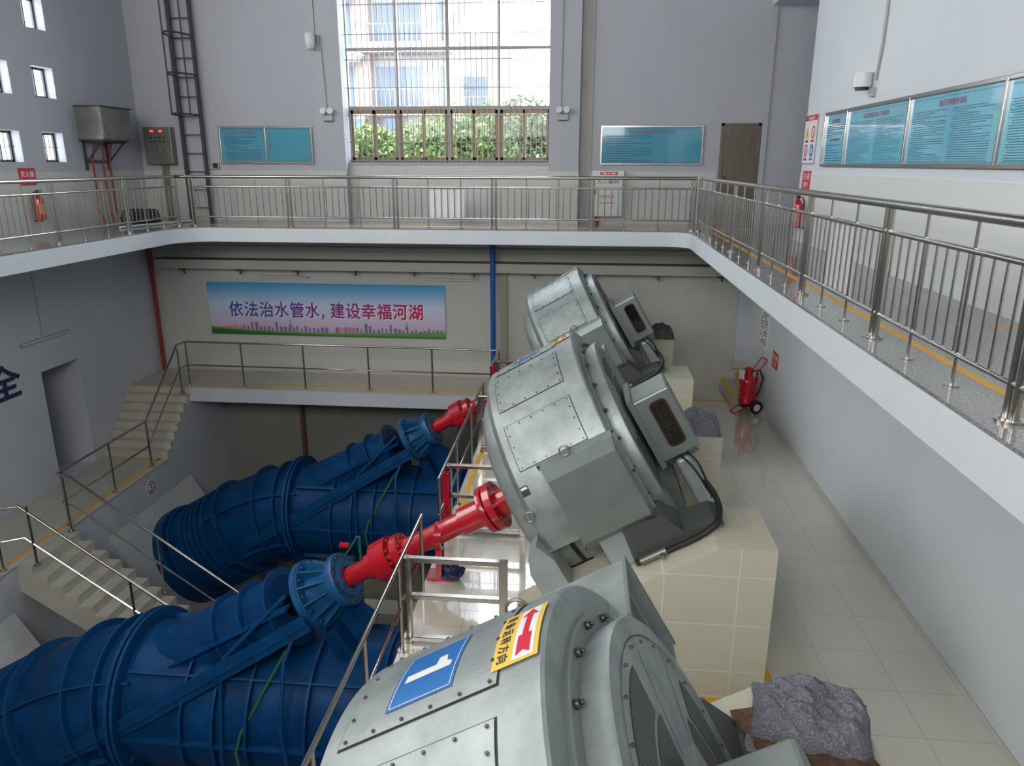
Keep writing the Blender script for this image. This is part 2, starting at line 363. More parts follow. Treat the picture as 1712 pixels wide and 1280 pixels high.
# machine hall floor, pit
m = MB(); m.box(-2.15, 4.44, -3, YW, ZF - .35, ZF); struct(m.build('floor', FLOORT))
m = MB(); m.box(-2.15, -1.9, -3, 17.9, -10, ZF - .35); struct(m.build('wall_pit_right', WALLL))
m = MB(); m.box(-10.55, -2.15, 18.3, YW, ZF - .40, ZF - .03); struct(m.build('walkway_slab', WALLL))
m = MB(); m.box(-12.2, -2.15, 18.3, YW, ZF - .03, ZF); struct(m.build('walkway_floor', STEPP))
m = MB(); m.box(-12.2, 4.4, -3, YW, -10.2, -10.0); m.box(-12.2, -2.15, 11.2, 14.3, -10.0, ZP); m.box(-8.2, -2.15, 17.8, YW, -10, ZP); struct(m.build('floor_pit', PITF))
m = MB(); m.box(-10.5, -2.15, 18.68, 18.76, ZF, ZF + .003); m.box(-2.06, -1.96, 10.95, 14.45, ZF, ZF + .003); m.box(-2.06, -1.0, 10.95, 11.03, ZF, ZF + .003); m.box(-2.06, -1.0, 14.4, 14.48, ZF, ZF + .003)
m.box(-2.0, -.9, 7.55, 7.7, ZF, ZF + .003); m.box(-.8, 3.84, 18.45, 18.55, ZF, ZF + .003); m.box(-.78, -.7, 7.2, 8.4, ZF, ZF + .003)
for yc in (2.95, 9.5, 16.05): m.box(2.22, 2.34, yc - 2.25, yc + 2.25, ZF, ZF + .003); m.box(-.72, 2.34, yc - 2.32, yc - 2.23, ZF, ZF + .003)
tag(m.build('floor_line', YEL), 'yellow safety line painted on the tiled machine hall floor', 'floor marking')
# left landing and its two stairs
m = MB(); m.box(-12.2, -10.5, -3, 16.9, -10, -5.8)
for i in range(8):   # upper flight
    z = -4.3 - (i + 1) * .1875
    if z > -5.81 and i < 7: m.box(-12.2, -10.5, 18.3 - (i + 1) * .2, 18.3 - i * .2, -10, z)
m.box(-12.2, -10.5, 18.3, YW, -10, ZF - .03); struct(m.build('stair_upper', WALLL))
m = MB()
for i in range(7):
    z = -4.3 - (i + 1) * .1875
    m.box(-12.2, -10.48, 18.3 - (i + 1) * .2 - .02, 18.3 - i * .2, z - .03, z + .005); m.box(-12.2, -10.49, 18.3 - (i + 1) * .2 - .01, 18.3 - (i + 1) * .2, z - .19, z - .03)
m.box(-12.2, -10.49, 18.29, 18.3, ZF - .19, ZF - .03); m.box(-12.2, -10.47, -3, 16.9, -5.8, -5.79); struct(m.build('trim_6', STEPP))
m = MB(); m.box(-10.72, -10.64, -3, 16.9, -5.79, -5.785); m.box(-12.1, -10.5, 16.72, 16.8, -5.79, -5.785); m.box(-12.1, -10.5, 18.28, 18.36, ZF, ZF + .004)
tag(m.build('floor_line', YEL), 'yellow safety line along the stair landing by the left wall', 'floor marking')
SX0, SY0, SY1 = -10.5, 11.55, 12.95
m = MB(); st = [(SX0, -5.8)]
NS = 14
for i in range(NS):
    x = SX0 + .05 + i * .27; st += [(x + .27, -5.8 - i * .2), (x + .27, -5.8 - (i + 1) * .2)]
st += [(SX0 + .05 + NS * .27, -5.8 - NS * .2 - .3), (SX0, -6.35)]
m.prism(st, 'y', SY0, SY1); struct(m.build('stair_lower', STEPP))
# steps at the far right of the hall
m = MB(); m.box(3.84, 4.42, 18.55, YW, ZF, ZF + .17); m.box(4.2, 4.42, 19.3, YW, ZF + .17, ZF + .34); m.box(4.05, 4.44, 19.85, YW, ZF + .5, ZF + .72); struct(m.build('step_floor', STEPP))
m = MB(); m.box(3.80, 3.92, 18.53, YW - .02, ZF + .15, ZF + .175); m.box(4.16, 4.28, 19.28, YW - .02, ZF + .32, ZF + .345)
tag(m.build('stair_nosing', YEL), 'yellow painted nosing on the two steps beside the far right wall', 'step edge')
m = MB(); m.box(4.1, 4.44, 19.9, YW, ZF + .72, -.37); struct(m.build('trim_7', WALLL))
# beams and cable tray under far balcony
m = MB(); m.box(-12.2, 4.4, 19.65, YW, -.62, -.36); m.box(-12.2, 4.4, 19.5, YW, -.50, -.36); struct(m.build('trim_8', LTILE))
t = thing('cable_tray', 'long beige cable tray on brackets under the far balcony', 'cable tray', (-4, 19.9, -1.2))
m = MB(Matrix.Translation((4, -19.9, 1.2))); m.box(-11.8, 4.35, 19.62, 19.95, -1.30, -1.05); m.build('tray_body', mat('tray_paint', (.46, .45, .40), .5), t)
m = MB(Matrix.Translation((4, -19.9, 1.2))); m.box(-11.8, 4.35, 19.60, 19.97, -1.05, -1.035); m.build('tray_lid', mat('tray_lid_dark', (.05, .045, .04), .5), t)
for i in range(10):
    x = -11.0 + i * 1.62; m = MB(Matrix.Translation((4, -19.9, 1.2))); m.box(x - .12, x + .02, 19.6, 20.04, -1.34, -1.30); m.box(x - .02, x + .02, 19.66, 19.7, -1.44, -1.32); m.build('bracket', DARK, t)
# thin conduit lines on lower far wall
t2 = MB(); t2.box(-12, 4.3, YW - .03, YW, -.72, -.69); t2.box(-12, 4.3, YW - .03, YW, -.84, -.82); struct(t2.build('trim_9', STRIPG))

# ------------------------------------------------------------------ windows
t = thing('window_1', 'tall daylight window', 'window'); t['kind'] = 'structure'
del t['label']; del t['category']
YG = YW + .22
m = MB(); bw = (WX1 - WX0) / 4
for i in range(5):
    x = WX0 + i * bw; m.box(x - .035 + (.035 if i == 0 else 0), x + .035 - (.035 if i == 4 else 0), YG, YG + .1, WZ0, WZ1)
for z in (WZ0 + .02, 2.88, 4.29, 5.7, WZ1 - .03): m.box(WX0, WX1, YG + .005, YG + .095, z - (.035 if z != 2.88 else .06), z + .035)
m.build('window_frame', mat('window_frame_grey', (.27, .26, .26), .45, metal=.3), t)
for i in range(4):
    for k in range(2):
        xa = WX0 + i * bw + .035 + (0 if k == 0 else (bw - .07) / 2 - .03); xb = xa + (bw - .07) / 2 + .03
        yy = YG + (.02 if k == 0 else .05)
        m = MB(); m.box(xa, xa + .07, yy, yy + .03, WZ0 + .055, 2.82); m.box(xb - .07, xb, yy, yy + .03, WZ0 + .055, 2.82); m.box(xa, xb, yy, yy + .03, WZ0 + .055, WZ0 + .14); m.box(xa, xb, yy, yy + .03, 2.73, 2.82)
        f = m.build('sash', BRONZ, t)
        m = MB(); m.box(xa + .07, xb - .07, yy + .012, yy + .016, WZ0 + .14, 2.73); m.build('pane', GLASS, f)
    for (za, zb) in ((2.915, 4.255), (4.325, 5.665), (5.735, 6.63)):
        m = MB(); m.box(WX0 + i * bw + .035, WX0 + (i + 1) * bw - .035, YG + .045, YG + .05, za, zb); m.build('pane', GLASS, t)
g = thing('window_grille', 'thin vertical steel bars of the grille across the tall window', 'grille', (-3.6, YW + .08, 1.52))
Mi = Matrix.Translation((3.6, -(YW + .08), -1.52))
for i in range(38):
    x = WX0 + .07 + i * (WX1 - WX0 - .14) / 37; m = MB(Mi); m.box(x - .009, x + .009, YW + .07, YW + .088, 1.51, WZ1); m.build('bar', GRILL, g)
for z in (2.02, 2.68, 3.35, 4.02, 4.62, 5.3, 6.0, 1.56): m = MB(Mi); m.box(WX0, WX1, YW + .088, YW + .104, z - .01, z + .01); m.build('crossbar', GRILL, g)
wn = thing('window_2', 'x', 'x'); del wn['label']; del wn['category']; wn['kind'] = 'structure'
for j, (ya, yb) in enumerate(cols):
    for i, (za, zb) in enumerate(rows):
        m = MB(); X = -12.26
        for (a, b, c_, d) in ((ya, ya + .05, za, zb), (yb - .05, yb, za, zb), (ya, yb, za, za + .05), (ya, yb, zb - .05, zb), ((ya + yb) / 2 - .02, (ya + yb) / 2 + .02, za, zb)): m.box(X, X + .05, a, b, c_, d)
        if i == 0:
            for q in range(1, 5): m.box(X + .09, X + .1, ya + q * .136 - .006, ya + q * .136 + .006, za, zb)
            m.box(X + .09, X + .1, ya, yb, (za + zb) / 2 - .006, (za + zb) / 2 + .006)
        f = m.build('window_frame', DARK, wn)
        m = MB(); m.box(X + .02, X + .024, ya + .05, yb - .05, za + .05, zb - .05); m.build('pane', GLASS, f)

# ------------------------------------------------------------------ metal door, upper far wall
d = thing('door_1', 'x', 'x', (3.81, YW, 0)); del d['label']; del d['category']; d['kind'] = 'structure'
Mi = Matrix.Translation((-3.81, -YW, 0))
m = MB(Mi); m.box(3.33, 3.40, YW - .06, YW - .001, 0, 2.46); m.box(4.22, 4.29, YW - .06, YW - .001, 0, 2.46); m.box(3.33, 4.29, YW - .06, YW - .001, 2.40, 2.46); m.build('door_frame', DOORM, d)
m = MB(Mi); m.box(3.40, 4.22, YW - .03, YW - .001, 0, 2.4)
for i in range(9): m.box(3.43 + i * .087, 3.47 + i * .087, YW - .045, YW - .03, 1.45, 2.35); m.box(3.43 + i * .087, 3.47 + i * .087, YW - .045, YW - .03, .1, 1.0)
for z in (1.05, 1.2, 1.38): m.box(3.41, 4.21, YW - .05, YW - .03, z, z + .04)
m.build('door_leaf', DOORM, d)
m = MB(Mi); m.box(3.43, 3.52, YW - .07, YW - .045, 1.08, 1.2); m.cyl((3.47, YW - .1, 1.14), (3.47, YW - .045, 1.14), .025); m.build('door_handle', SCREW, d)

# ================================================================== RAILINGS
def balcony_rail(name, label, p0, p1, posts, z=0.0, board=None, name_kind='balustrade'):
    p0 = Vector((*p0, z)); p1 = Vector((*p1, z)); d = (p1 - p0); Ln = d.length; d.normalize(); n = Vector((-d.y, d.x, 0))
    base = (p0 + p1) / 2; t = thing('balcony_railing', label, 'railing', base, group=None); Mi = Matrix.Translation(-base)
    def P(s, h, o=0): return p0 + d * s + Vector((0, 0, h)) + n * o
    m = MB(Mi); m.cyl(P(-.02, 1.17), P(Ln + .02, 1.17), .038, 14); m.build('handrail', STEEL, t)
    m = MB(Mi); m.cyl(P(0, .94), P(Ln, .94), .022, 10); m.build('mid_rail', STEEL, t)
    m = MB(Mi); m.cyl(P(0, .225), P(Ln, .225), .02, 10); m.build('bottom_rail', STEEL, t)
    for s in posts:
        m = MB(Mi)
        for q in (-.045, .045): m.cyl(P(s + q, .0), P(s + q, 1.15), .026, 12)
        m.cyl(P(s, 0), P(s, .018), .085, 16); m.cyl(P(s, .018), P(s, .03), .06, 16); m.build('post', STEEL, t)
    allp = sorted(posts)
    for a, b in zip(allp[:-1], allp[1:]):
        gap = b - a
        if gap < .5: continue
        ns = max(1, round(gap / .75))
        for k in range(1, ns):
            s = a + gap * k / ns; m = MB(Mi); m.cyl(P(s, 0), P(s, 1.15), .0125, 8); m.cyl(P(s, 0), P(s, .012), .05, 12); m.build('short_post', STEEL, t)
        nb = max(2, round((gap - .1) / .151))
        for k in range(1, nb):
            s = a + gap * k / nb; m = MB(Mi); m.cyl(P(s, .225), P(s, .94), .0105, 7, cap=False); m.build('baluster', STEEL, t)
    return t
balcony_rail('r', 'stainless balustrade along the far balcony edge below the tall window', (-9.6, 17.88), (2.5, 17.88), [.05, 2.48, 5.1, 7.46, 9.74, 12.06])
balcony_rail('r', 'stainless balustrade along the right balcony edge, coming towards the viewer', (2.6, 17.85), (2.6, 3.4), [.05, 1.85, 4.15, 6.45, 8.72, 11.05, 13.31, 14.4])
balcony_rail('r', 'stainless balustrade along the left balcony edge in front of the small windows', (-10.0, 18.0), (-10.0, 9.6), [.05, 2.15, 4.45, 6.75, 8.35])
# corner link tubes of the far left rail
m = MB(); m.tube([(-10.0, 18.0, 1.17), (-9.95, 17.94, 1.17), (-9.6, 17.88, 1.17)], .038, 12)
tag(shift(m.build('rail_elbow', STEEL), (-9.8, 17.93, 1.17)), 'short curved handrail joining the left and far balcony railings', 'handrail')
def white_board(M, w_, h_, label, loc):
    m = MB(M); m.bbox(0, w_, 0, h_, 0, .012, .004); o = shift(m.build('display_board', PAPER), loc)
    return tag(o, label, 'panel')
white_board(FR((-3.72, 17.92, .24), 'far'), .87, .68, 'plain white panel hung behind the bars of the far balcony railing', (-3.3, 17.92, .24))
white_board(FR((2.64, 8.45, .24), 'right'), .84, .68, 'plain white panel hung behind the bars of the right balcony railing', (2.64, 8.0, .24))

def simple_rail(label, pts, posts, h=1.2, mids=(.56,), r=.026, name='stair_railing', zend=None):
    # pts: floor polyline; posts: list of floor points
    base = Vector(pts[0]); t = thing(name, label, 'railing', base); Mi = Matrix.Translation(-base)
    m = MB(Mi); m.tube([Vector(p) + Vector((0, 0, h)) for p in pts], r, 10); m.build('handrail', STEEL, t)
    for q in mids: m = MB(Mi); m.tube([Vector(p) + Vector((0, 0, q)) for p in pts], r * .8, 8); m.build('mid_rail', STEEL, t)
    for p in posts:
        p = Vector(p); m = MB(Mi); m.cyl(p, p + Vector((0, 0, h)), r * .95, 10); m.cyl(p, p + Vector((0, 0, .015)), .06, 12); m.build('post', STEEL, t)
    return t
zl = -5.79
simple_rail('two-bar stainless railing along the lower far walkway under the banner', [(-10.56, 18.5, ZF), (-2.1, 18.4, ZF)], [(-10.56, 18.5, ZF)] + [(x, 18.45, ZF) for x in (-9.0, -7.3, -5.55, -3.85, -2.1)])
simple_rail('sloping stainless railing down the upper stair flight to the landing', [(-10.58, 18.48, ZF), (-10.58, 18.1, ZF), (-10.58, 16.3, zl)], [(-10.58, 18.1, ZF - .1)], name='stair_railing')
simple_rail('level stainless railing on the landing between the two stair flights', [(-10.58, 16.3, zl), (-10.58, 13.1, zl)], [(-10.58, 16.3, zl), (-10.58, 14.8, zl), (-10.58, 13.2, zl)], name='stair_railing')
def dn(x): return -5.79 - max(0, (x + 10.2)) * (.2 / .27)
simple_rail('far sloping railing of the lower stair flight going down beside the blue pipe', [(-10.58, 13.1, zl), (-10.2, 12.95, zl), (-6.6, 12.95, dn(-6.6))], [(-10.35, 12.93, zl), (-8.5, 12.93, dn(-8.5) - .05), (-6.9, 12.93, dn(-6.9) - .05)], name='stair_railing')
simple_rail('near sloping railing of the lower stair flight, closest to the viewer', [(-10.58, 11.4, zl), (-10.25, 11.6, zl), (-6.6, 11.6, dn(-6.6))], [(-10.1, 11.6, zl), (-8.3, 11.6, dn(-8.3) - .05), (-6.9, 11.6, dn(-6.9) - .05)], name='stair_railing')
simple_rail('landing railing at the left edge of view, near the first stair post', [(-10.58, 11.4, zl), (-10.58, 8.0, zl)], [(-10.58, 11.35, zl), (-10.58, 10.0, zl), (-10.58, 8.4, zl)], name='stair_railing')
XRL = -2.1
simple_rail('stainless railing on the pit edge beside the nearest motor', [(XRL, 3.5, ZF), (XRL, 9.05, ZF)], [(XRL, 9.0, ZF), (XRL, 7.75, ZF), (XRL, 6.3, ZF), (XRL, 4.8, ZF)], name='pit_railing', mids=(.6,))
simple_rail('stainless railing on the pit edge between the two red drive shafts', [(XRL, 10.25, ZF), (XRL, 15.45, ZF)], [(XRL, 10.3, ZF), (XRL, 11.9, ZF), (XRL, 13.6, ZF), (XRL, 15.4, ZF)], name='pit_railing', mids=(.6,))
simple_rail('short stainless railing on the pit edge meeting the far walkway railing', [(XRL, 16.75, ZF), (XRL, 18.4, ZF)], [(XRL, 16.8, ZF)], name='pit_railing', mids=(.6,))
gl = ['square-tube stainless guard frame on the near side of the nearer red shaft', 'square-tube stainless guard frame on the far side of the nearer red shaft', 'square-tube stainless guard frame on the near side of the farther red shaft', 'square-tube stainless guard frame on the far side of the farther red shaft']
g0 = thing('guard_frame', gl[0], 'guard frame', (-1.46, 7.95, ZF))
for x in (-.6, .6): m = MB(); m.bbox(x - .05, x + .05, -.05, .05, 0, 1.2, .006); m.build('post', STEEL, g0)
for z in (.06, .66, 1.17): m = MB(); m.bbox(-.6, .6, -.04, .04, z - .03, z + .03, .006); m.build('bar', STEEL, g0)
for lb, yy in zip(gl[1:], (10.87, 14.55, 17.4)): dup(g0, (-1.46, yy, ZF), lb)

# ================================================================== MOTORS
A30 = R_(30); CA, SA = math.cos(A30), math.sin(A30)
YC = [2.98, 9.5, 16.05]; Z0 = -2.47
LF = Matrix(((1, 0, 0), (0, -1, 0), (0, 0, 1))).to_4x4()  # (s,w,n)->(s,-w,n) local
def wrap(mb, vs, fs, R=1.655, s0=0, th0=0):
    # flat drawing: x_t along increasing angle, y_t along axis. subdivide then wrap on the cylinder
    bm = bmesh.new(); bv = [bm.verts.new(v) for v in vs]
    for f in fs:
        try: bm.faces.new([bv[i] for i in f])
        except ValueError: pass
    xs = [v.x if isinstance(v, Vector) else v[0] for v in vs]; x = math.ceil(min(xs) / .05) * .05
    while x < max(xs):
        bmesh.ops.bisect_plane(bm, geom=bm.verts[:] + bm.edges[:] + bm.faces[:], plane_co=(x, 0, 0), plane_no=(1, 0, 0)); x += .05
    bm.verts.index_update(); P = []
    for v in bm.verts:
        a = R_(th0) + v.co.x / 1.65; r = R + v.co.z; P.append((s0 + v.co.y, -r * math.sin(a), r * math.cos(a)))
    mb.add(P, [[v.index for v in f.verts] for f in bm.faces]); bm.free()
def flat(wd, ht, x=0, y=0, z=0): return [(x, y, z), (x + wd, y, z), (x + wd, y + ht, z), (x, y + ht, z)], [(0, 1, 2, 3)]
LB = ['large grey inclined motor nearest the viewer, with the number 1 plate', 'large grey inclined motor with the number 2 plate, middle of the three', 'large grey inclined motor farthest back, below the far balcony']
def make_motor():
    t = thing('electric_motor', LB[1], 'motor', (0, YC[1], Z0), (0, -A30, 0))
    RB = 1.65
    m = MB(); m.use(GREY).lathe([(-.50, 1.30), (-.52, 1.50), (-.49, 1.59), (-.42, RB), (.785, RB), (.80, RB - .015), (.80, 1.30)], 64, -98, 98)
    m.use(GREYD); a = R_(98)
    for sg in (-1, 1):   # bottom closing lips
        y, z = -sg * math.sin(a), math.cos(a); m.add([(-.5, y * 1.3, z * 1.3), (.825, y * 1.3, z * 1.3), (.825, y * RB, z * RB), (-.5, y * RB, z * RB)], [(0, 1, 2, 3)])
    m.use(GREYD).lathe([(-.45, 0), (-.45, 1.14), (.82, 1.14), (.82, 0)], 48)
    m.lathe([(-.5, 1.14), (-.5, 1.50)], 64, -98, 98)
    for a0, a1 in ((98, 121), (-121, -98)):
        m.use(GREY).lathe([(-.46, 1.30), (-.46, 1.395), (.78, 1.395), (.78, 1.30)], 10, a0, a1); m.use(BLACK).lathe([(-.30, 1.395), (-.30, 1.405), (-.24, 1.405), (-.24, 1.395)], 10, a0, a1)
    m.build('motor_body', None, t)
    m = MB(); m.lathe([(-.78, 0), (-.78, .5), (-.80, 1.1), (-.76, 1.25), (-.66, 1.37), (-.5, 1.40)], 56); m.build('end_shield', GREY, t)
    for a0, a1 in ((-26, 5.5), (11.5, 34), (41.5, 62.5)):
        mm = MB(); wd = R_(a1 - a0) * 1.65; s0, s1 = -.33, .57
        mm.use(SEAM); v, f = flat(wd, s1 - s0); wrap(mm, v, f, R=1.652, s0=s0, th0=a0)
        mm.use(GREY); e = .010; v, f = flat(wd - 2 * e, s1 - s0 - 2 * e, e, e); wrap(mm, v, f, R=1.658, s0=s0, th0=a0)
        mm.use(SCREW)
        def scr(th, s):
            a = R_(th); mm.cyl((s, -1.655 * math.sin(a), 1.655 * math.cos(a)), (s, -1.668 * math.sin(a), 1.668 * math.cos(a)), .0095, 6)
        k = 5
        for i in range(k + 1):
            s = s0 + .045 + (s1 - s0 - .09) * i / k
            for th in (a0 + 1.3, a1 - 1.3): scr(th, s)
        nn = max(3, round((a1 - a0) / 6))
        for i in range(1, nn):
            for s in (s0 + .045, s1 - .045): scr(a0 + (a1 - a0) * i / nn, s)
        mm.build('access_panel', None, t)
    # flange ring and drum
    m = MB(); m.lathe([(.79, 1.0), (.80, 1.30), (.80, 1.47), (.83, 1.475), (.835, 1.46), (.835, 1.0)], 64); m.build('flange_ring', GREYD, t)
    for i in range(24):
        a = R_(i * 15 + 7); c = (.835, -1.425 * math.sin(a), 1.425 * math.cos(a)); m = MB(); m.cyl(c, (.865, c[1], c[2]), .024, 6); m.cyl((.865, c[1], c[2]), (.885, c[1], c[2]), .012, 6); m.build('bolt', SCREW, t)
    m = MB(); m.lathe([(.83, 1.36), (.975, 1.385), (.995, 1.375), (.998, 1.0), (.998, 0)], 72)
    m.build('fan_drum', GREY, t)
    # mesh windows on the drum face
    mb = MB(); X = 1.002
    def sect(mm, a0, a1, r0, r1, x, n=8):
        P = [(x, -r0 * math.sin(R_(a0 + (a1 - a0) * i / n)), r0 * math.cos(R_(a0 + (a1 - a0) * i / n))) for i in range(n + 1)] + \
            [(x, -r1 * math.sin(R_(a0 + (a1 - a0) * i / n)), r1 * math.cos(R_(a0 + (a1 - a0) * i / n))) for i in range(n, -1, -1)]
        N_ = len(P); mm.add(P, [(i, i + 1, N_ - 2 - i, N_ - 1 - i) for i in range(n)])
    MESHM = bpy.data.materials.get('perforated_mesh') or perf()
    for q in range(4):
        mb.use(MESHM)
        for a0, a1, r0, r1 in ((-19, 19, .91, 1.17), (-24, 24, .58, .87)): sect(mb, a0 + q * 90, a1 + q * 90, r0, r1, X)
        mb.use(SEAM)
        for a in (-31 + q * 90, -59 + q * 90):
            a = R_(a); c, s_ = math.cos(a), math.sin(a); mb.add([(X, -.45 * s_ - .004 * c, .45 * c - .004 * s_), (X, -1.3 * s_ - .004 * c, 1.3 * c - .004 * s_), (X, -1.3 * s_ + .004 * c, 1.3 * c + .004 * s_), (X, -.45 * s_ + .004 * c, .45 * c + .004 * s_)], [(0, 1, 2, 3)])
    mb.use(SEAM); sect(mb, 0, 360, 1.262, 1.268, X, 64)
    mb.use(SCREW)
    for i in range(28):
        a = R_(i * 12.86); mb.cyl((X - .002, -1.225 * math.sin(a), 1.225 * math.cos(a)), (X + .01, -1.225 * math.sin(a), 1.225 * math.cos(a)), .010, 6)
    mb.build('vent_mesh', None, t)
    # near side terminal box (w>0 -> y<0)
    bx = thing('terminal_box', 'x', 'x'); 
    del bx['label']; del bx['category']; bpy.data.objects.remove(bx)
    m = MB(LF)
    # back plate and bevelled cover
    def hexbox(mm, b0, b1, w0, w1):  # frustum (s0,s1,n0,n1) at w0 to w1
        (a0, a1, c0, c1), (d0, d1, e0, e1) = b0, b1
        P = [(a0, w0, c0), (a1, w0, c0), (a1, w0, c1), (a0, w0, c1), (d0, w1, e0), (d1, w1, e0), (d1, w1, e1), (d0, w1, e1)]
        mm.add(P, [(0, 1, 2, 3), (7, 6, 5, 4), (0, 4, 5, 1), (1, 5, 6, 2), (2, 6, 7, 3), (3, 7, 4, 0)])
    hexbox(m, (-.12, .87, -.45, .76), (-.12, .87, -.45, .76), 1.47, 1.50); hexbox(m, (-.08, .84, -.42, .72), (-.08, .84, -.42, .72), 1.0, 1.47); hexbox(m, (-.08, .84, -.42, .72), (-.07, .84, -.40, .73), 1.50, 1.62)
    tb = m.build('terminal_box', GREY, t)
    m = MB(LF); hexbox(m, (-.07, .84, -.40, .73), (.0, .84, -.20, .655), 1.62, 1.88); m.build('terminal_cover', GREYD, tb)
    m = MB(LF); m.use(SCREW)
    for s, n in ((-.10, .74), (.855, .74), (.855, -.435), (-.10, -.435), (.2, -.435), (.5, -.435), (.855, .2)): m.cyl((s, 1.50, n), (s, 1.525, n), .016, 6)
    m.build('bolts', None, tb)
    for c in (Vector((.28, -1.56, .80)), Vector((-.45, -1.67, .30))):
        m = MB()
        m.tube([c + Vector((.06 * math.cos(u * PI / 8), 0, .06 * math.sin(u * PI / 8))) for u in range(17)], .01, 6, cap=False); m.build('lifting_eye', STEELD, t)
    # nameplate
    m = MB(); m.use(PRBLK)
    v, f = flat(.12, .10); wrap(m, v, f, R=1.656, s0=-.42, th0=68); m.use(PAPER); v, f = flat(.03, .08, .015, .01); wrap(m, v, f, R=1.66, s0=-.42, th0=68); m.build('nameplate', None, t)
    # far side box (hood)
    m = MB(LF)
    m.box(.05, .94, -1.80, -1.05, .90, .93); m.box(.05, .94, -1.80, -1.77, .16, .90); m.box(.05, .94, -1.77, -1.05, .16, .19); m.box(.05, .84, -1.77, -1.05, .19, .90)
    fb = m.build('cable_hood', GREY, t)
    m = MB(LF); m.box(.925, .95, -1.825, -1.1, .925, .945); m.box(.925, .95, -1.825, -1.80, .14, .93)
    m.box(.842, .88, -1.68, -1.62, .28, .80); m.box(.842, .88, -1.62, -1.1, .76, .80); m.build('hood_lip', GREYD, fb)
    c = Vector((.28, 1.22, 1.22)); m = MB(); m.tube([c + Vector((.07 * math.cos(u * PI / 8), 0, .07 * math.sin(u * PI / 8))) for u in range(17)], .012, 6, cap=False); m.cyl((.28, 1.22, 1.09), (.28, 1.22, 1.16), .02, 8); m.build('lifting_eye', STEELD, t)
    # slip ring housing with the window
    m = MB(LF); m.bbox(1.05, 1.60, -.10, .55, -.28, .62, .03); m.box(1.05, 1.12, -.2, .60, -.33, .68); h = m.build('slip_ring_housing', GREYD, t)
    def oval(s0, s1, n0, n1, r, w_): 
        P = []
        for (cs, cn, a0) in ((s1 - r, n1 - r, 0), (s0 + r, n1 - r, 90), (s0 + r, n0 + r, 180), (s1 - r, n0 + r, 270)):
            for i in range(6): a = R_(a0 + 18 * i); P.append((cs + r * math.cos(a), w_, cn + r * math.sin(a)))
        return P
    m = MB(LF); P = oval(1.27, 1.50, -.13, .52, .07, .551); Q = oval(1.295, 1.475, -.105, .495, .055, .566); P2 = oval(1.27, 1.50, -.13, .52, .07, .566); n = len(P)
    m.add(P + P2 + Q, [(i, (i + 1) % n, n + (i + 1) % n, n + i) for i in range(n)] + [(n + i, n + (i + 1) % n, 2 * n + (i + 1) % n, 2 * n + i) for i in range(n)]); m.build('window_seal', mat_once('rubber_dark_red', (.04, .015, .015), .5), h)
    m = MB(LF); m.use(MESHD); m.add(oval(1.29, 1.48, -.11, .50, .055, .552), [tuple(range(24))]); m.use(STEELD); m.box(1.30, 1.47, .552, .56, .15, .17)
    for i in range(5): m.sph((1.34 + .02 * i, .554, .02 + .09 * i), .022, .006, .026, 5)
    m.box(1.33, 1.355, .552, .557, .25, .42); m.box(1.42, 1.44, .552, .557, -.06, .12); m.build('slip_rings', None, h)
    m = MB(LF); m.add(oval(1.29, 1.48, -.11, .50, .055, .564), [tuple(range(24))]); m.build('window_pane', DGLASS, h)
    m = MB(LF); m.tube(smooth([(1.30, .45, -.27), (1.38, .5, -.45), (1.42, .6, -.62), (1.44, .8, -.72), (1.47, 1.1, -.66), (1.47, 1.3, -.60)]), .014, 8); m.tube(smooth([(1.4, .42, -.27), (1.47, .5, -.45), (1.48, .62, -.58), (1.48, .82, -.66), (1.50, 1.1, -.62), (1.5, 1.3, -.56)]), .014, 8); m.build('power_cable', BLACK, t)
    # bearing support / gusset under the drum
    m = MB(LF); m.prism([(1.0, -.30), (1.16, -.45), (1.02, -1.30), (.86, -1.32), (.86, -.5)], 'y', -.6, .75); m.build('drum_bracket', mat_once('bracket_dark_grey', (.12, .135, .125), .45), t)
    m = MB(LF); m.lathe([(1.05, .45), (1.55, .42), (1.57, .2), (1.57, 0)], 24, org=(0, 0, -.1)); m.build('bearing_cap', GREY, t)
    m = MB(LF); m.bbox(1.22, 1.42, -.35, .45, -1.25, -.36, .05); m.build('bearing_pedestal', GREYL, t)
    # base frame and legs on the two plinths
    for sg in (-1, 1):
        m = MB(LF); a, b = sorted((sg * 1.22, sg * 1.78)); m.prism([(.38, -.735), (1.48, -.735), (1.40, -.66), (1.05, -.62), (.92, -.34), (.45, -.22)], 'y', a, b)
        m.build('base_frame', mat_once('base_frame_paint', (.075, .085, .08), .45), t)
        m = MB(LF); a, b = sorted((sg * 1.30, sg * 1.72)); m.box(.12, .42, a, b, -.735, -.28); m.box(.06, .48, a, b, -.735, -.70); m.build('leg', GREYL, t)
        m = MB(LF); m.prism([(-.80, -.735), (-.45, -.735), (-.45, -.30), (-.56, -.05), (-.72, -.15), (-.80, -.35)], 'y', a, b); m.build('leg', GREYL, t)
    m = MB(LF); m.tube(smooth([(.40, 1.83, -.70), (.8, 1.85, -.70), (1.15, 1.85, -.70), (1.40, 1.80, -.67), (1.50, 1.65, -.62), (1.52, 1.4, -.58), (1.50, 1.15, -.56), (1.47, .95, -.55)]), .036, 8); m.build('flexible_conduit', BLACK, t)
    m = MB(LF); m.cyl((.46, 1.86, -.69), (.78, 1.86, -.69), .045, 10); m.cyl((.72, 1.90, -.69), (.72, 1.98, -.69), .025, 8); m.build('conduit_sleeve', STEELD, t)
    m = MB(LF); m.box(-.62, -.2, 1.05, 1.28, -.32, -.16); m.lathe([(-.5, 1.08), (-.3, 1.16), (-.3, 1.2)], 24, 85, 150, org=(0, 0, 0)); m.build('air_outlet', GREYL, t)
    return t
